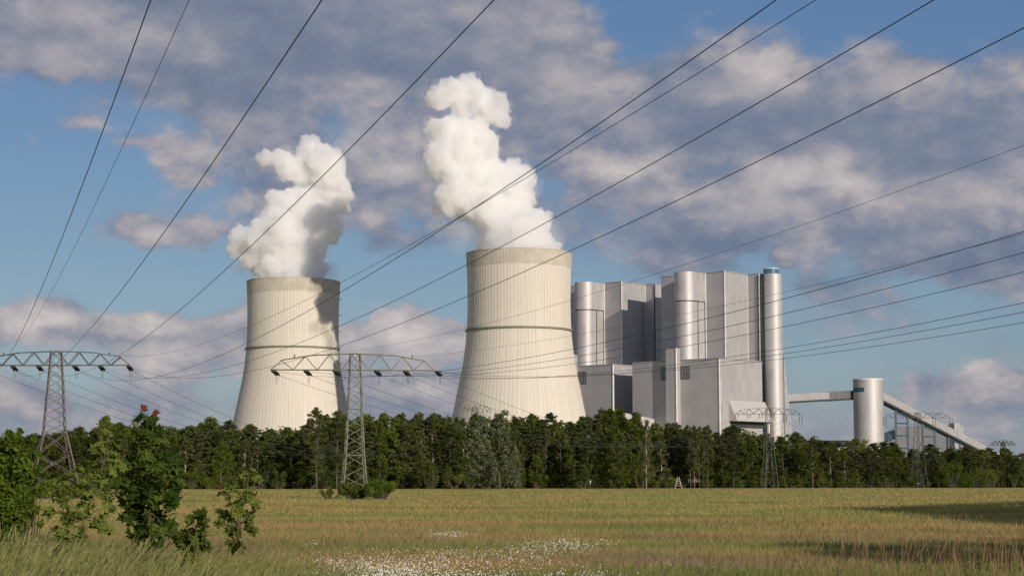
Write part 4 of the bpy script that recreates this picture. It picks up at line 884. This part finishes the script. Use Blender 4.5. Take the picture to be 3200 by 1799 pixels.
pd = pylon('distant dark pylon standing before the round blue capped tower', (PD.x, PD.y, 0), R(4), R(8), [(-.4, 2.6), (12, 1.6), (PD.z + 1.9, .8)], [2, 5], PD.z, 12.6, 12.2, 2.2, 'steelD', .16, .085, False)
pe = pylon('distant dark pylon in front of the sloping conveyor', (PE.x, PE.y, 0), R(4), R(20), [(-.4, 2.6), (12, 1.6), (PE.z + 1.9, .8)], [2, 5], PE.z, 13.8, 13.6, 2.2, 'steelD', .14, .08, False)
pg = pylon('pale pylon top peeking over the trees before the right cooling tower', (PG.x, PG.y, 0), R(20), R(10), [(-.4, 4.), (PG.z + 2.5, 1.)], [8], PG.z, 8.6, 8.6, 3.6, 'steelB', .2, .1, False)
pf = pylon('tiny pylon far off at right beyond the conveyor foot', (PF.x, PF.y, 0), R(6), R(10), [(-.4, 4.), (PF.z + 2.5, 1.)], [8], PF.z, 10, 10, 4, 'steelD', .4, .25, True)
def ends(pos, yaw, z, off): return Vector((pos[0] + math.cos(yaw) * off, pos[1] + math.sin(yaw) * off, z))
def hang(root, yaw, w, far, z, nearlen, farlen, tagn):
    rl = Vector(root.location)
    def loc(p): q = Vector(p) - rl; c, s = math.cos(-yaw), math.sin(-yaw); return Vector((q.x * c - q.y * s, q.x * s + q.y * c, q.z))
    for k in (-3, -2, -1, 1, 2, 3):
        (ax, ay), b, s = w[k]; a = Vector((ax, ay, z)); pts = sag_pts(a, b, s, 200); L = (Vector(b) - a).length; q1 = pts[max(1, int(200 * nearlen / L))]
        f = far[k]; p2 = sag_pts(a, f[0], f[1], 200); q2 = p2[max(1, int(200 * farlen / (Vector(f[0]) - a).length))]
        d1 = (q1 - a).normalized(); d2 = (q2 - a).normalized()
        e1 = a + d1 * nearlen + Vector((0, 0, -.12)); e2 = a + d2 * farlen + Vector((0, 0, -.55))
        insulator(root, loc(a + Vector((0, 0, -.1))), loc(e1), 7, .16); insulator(root, loc(a + Vector((0, 0, -.1))), loc(e2), 8, .21)
        m = MB(); c = (e1 + e2) / 2 + Vector((0, 0, -1.7)); m.tube([loc(x) for x in (e1, e1 + (c - e1) * .6 + Vector((0, 0, -.25)), c, e2 + (c - e2) * .6 + Vector((0, 0, -.25)), e2)], .028, 4, False); m.build('jumper_loop', M['wire'], root)
        yield k, e1, e2
OFFS = {-3: -1, -2: -.62, -1: -.25, 1: .25, 2: .62, 3: 1}
farA = {k: (ends((PG.x, PG.y), R(20), PG.z, 8.4 * o), 17.5) for k, o in OFFS.items()}
farB = {k: (ends((PD.x, PD.y), R(4), PD.z - 1.2, 12.2 * o), 11.5) for k, o in OFFS.items()}
POSN = {-3: 'outer left', -2: 'middle left', -1: 'inner left', 1: 'inner right', 2: 'middle right', 3: 'outer right'}
for k, e1, e2 in hang(pa, YA, WA, farA, ZA - .05, 1.5, 2.0, 'a'):
    wire(e1, WA[k][1], WA[k][2], .0175, 'conductor from the %s arm of the wide left pylon passing overhead' % POSN[k], 'conductors of the left line')
    wire(e2, farA[k][0], farA[k][1], .03, 'thin conductor from the %s arm of the wide left pylon to the far pylon' % POSN[k], 'far conductors of the left line')
for k, e1, e2 in hang(pb, YB, WB, farB, ZBm - .05, 1.8, 2.1, 'b'):
    wire(e1, WB[k][1], WB[k][2], .0205, 'conductor from the %s arm of the slim pylon rising to the right' % POSN[k], 'conductors of the right line')
    wire(e2, farB[k][0], farB[k][1], .03, 'thin conductor from the %s arm of the slim pylon to the distant pylon' % POSN[k], 'far conductors of the right line')
for k, w_ in ((-9, 'left'), (9, 'right')):
    wire((*WA[k][0], 23.75), WA[k][1], WA[k][2], .013, 'thin earth wire from the %s top of the wide left pylon' % w_, 'earth wires')
    wire((*WB[k][0], 22.85), WB[k][1], WB[k][2], .014, 'thin earth wire from the %s top of the slim pylon' % w_, 'earth wires')
# hanging strings on the distant pylons and the spans beyond
for root, P_, half, sts in ((pd, PD, 12.2, (-1, -.62, -.25, .12, .5, 1)), (pe, PE, 13.6, (-1, .5, 1))):
    for o in sts:
        for dx in (-.55, .55): m = MB(); m.bar((o * half + dx, 0, P_.z), (o * half + dx, 0, P_.z - (3.3 if o > .2 or root is pe else 1.5)), .22); m.build('insulator', M['insul'], root)
for i, o in enumerate((-1, -.62, .62, 1)):
    wire(ends((PE.x, PE.y), R(4), PE.z - 3.2, 13.6 * o), ends((PF.x, PF.y), R(6), PF.z, 10 * o), 14, .045, 'faint conductor on the %s arm between the two right-hand distant pylons' % ['outer left', 'inner left', 'inner right', 'outer right'][i], 'distant conductors')
# pale A-shaped ladder seat at the wood edge
hr = thing('ladder_stand', 'small pale wooden A-shaped ladder stand at the wood edge', 'ladder stand', (at(2120, 1500, 700).x, 700, -.44)); hp = []
for s in (-1, 1):
    m = MB(); m.bar((hr.location.x + s * 1.3, 700, -.44), (hr.location.x + s * .25, 700.6, 3.7), .26); hp.append(m.build('leg', M['wood']))
m = MB()
for z in (.6, 1.4, 2.2, 3.): w_ = 1.3 - (z + .44) / 4.1 * 1.05; m.bar((hr.location.x - w_, 700.1 + z * .13, z), (hr.location.x + w_, 700.1 + z * .13, z), .12)
hp.append(m.build('rungs', M['wood'])); adopt(hr, hp)
S.render.engine = 'CYCLES'; S.cycles.volume_bounces = 26; S.cycles.max_bounces = 28; S.cycles.transparent_max_bounces = 12; S.cycles.use_denoising = True
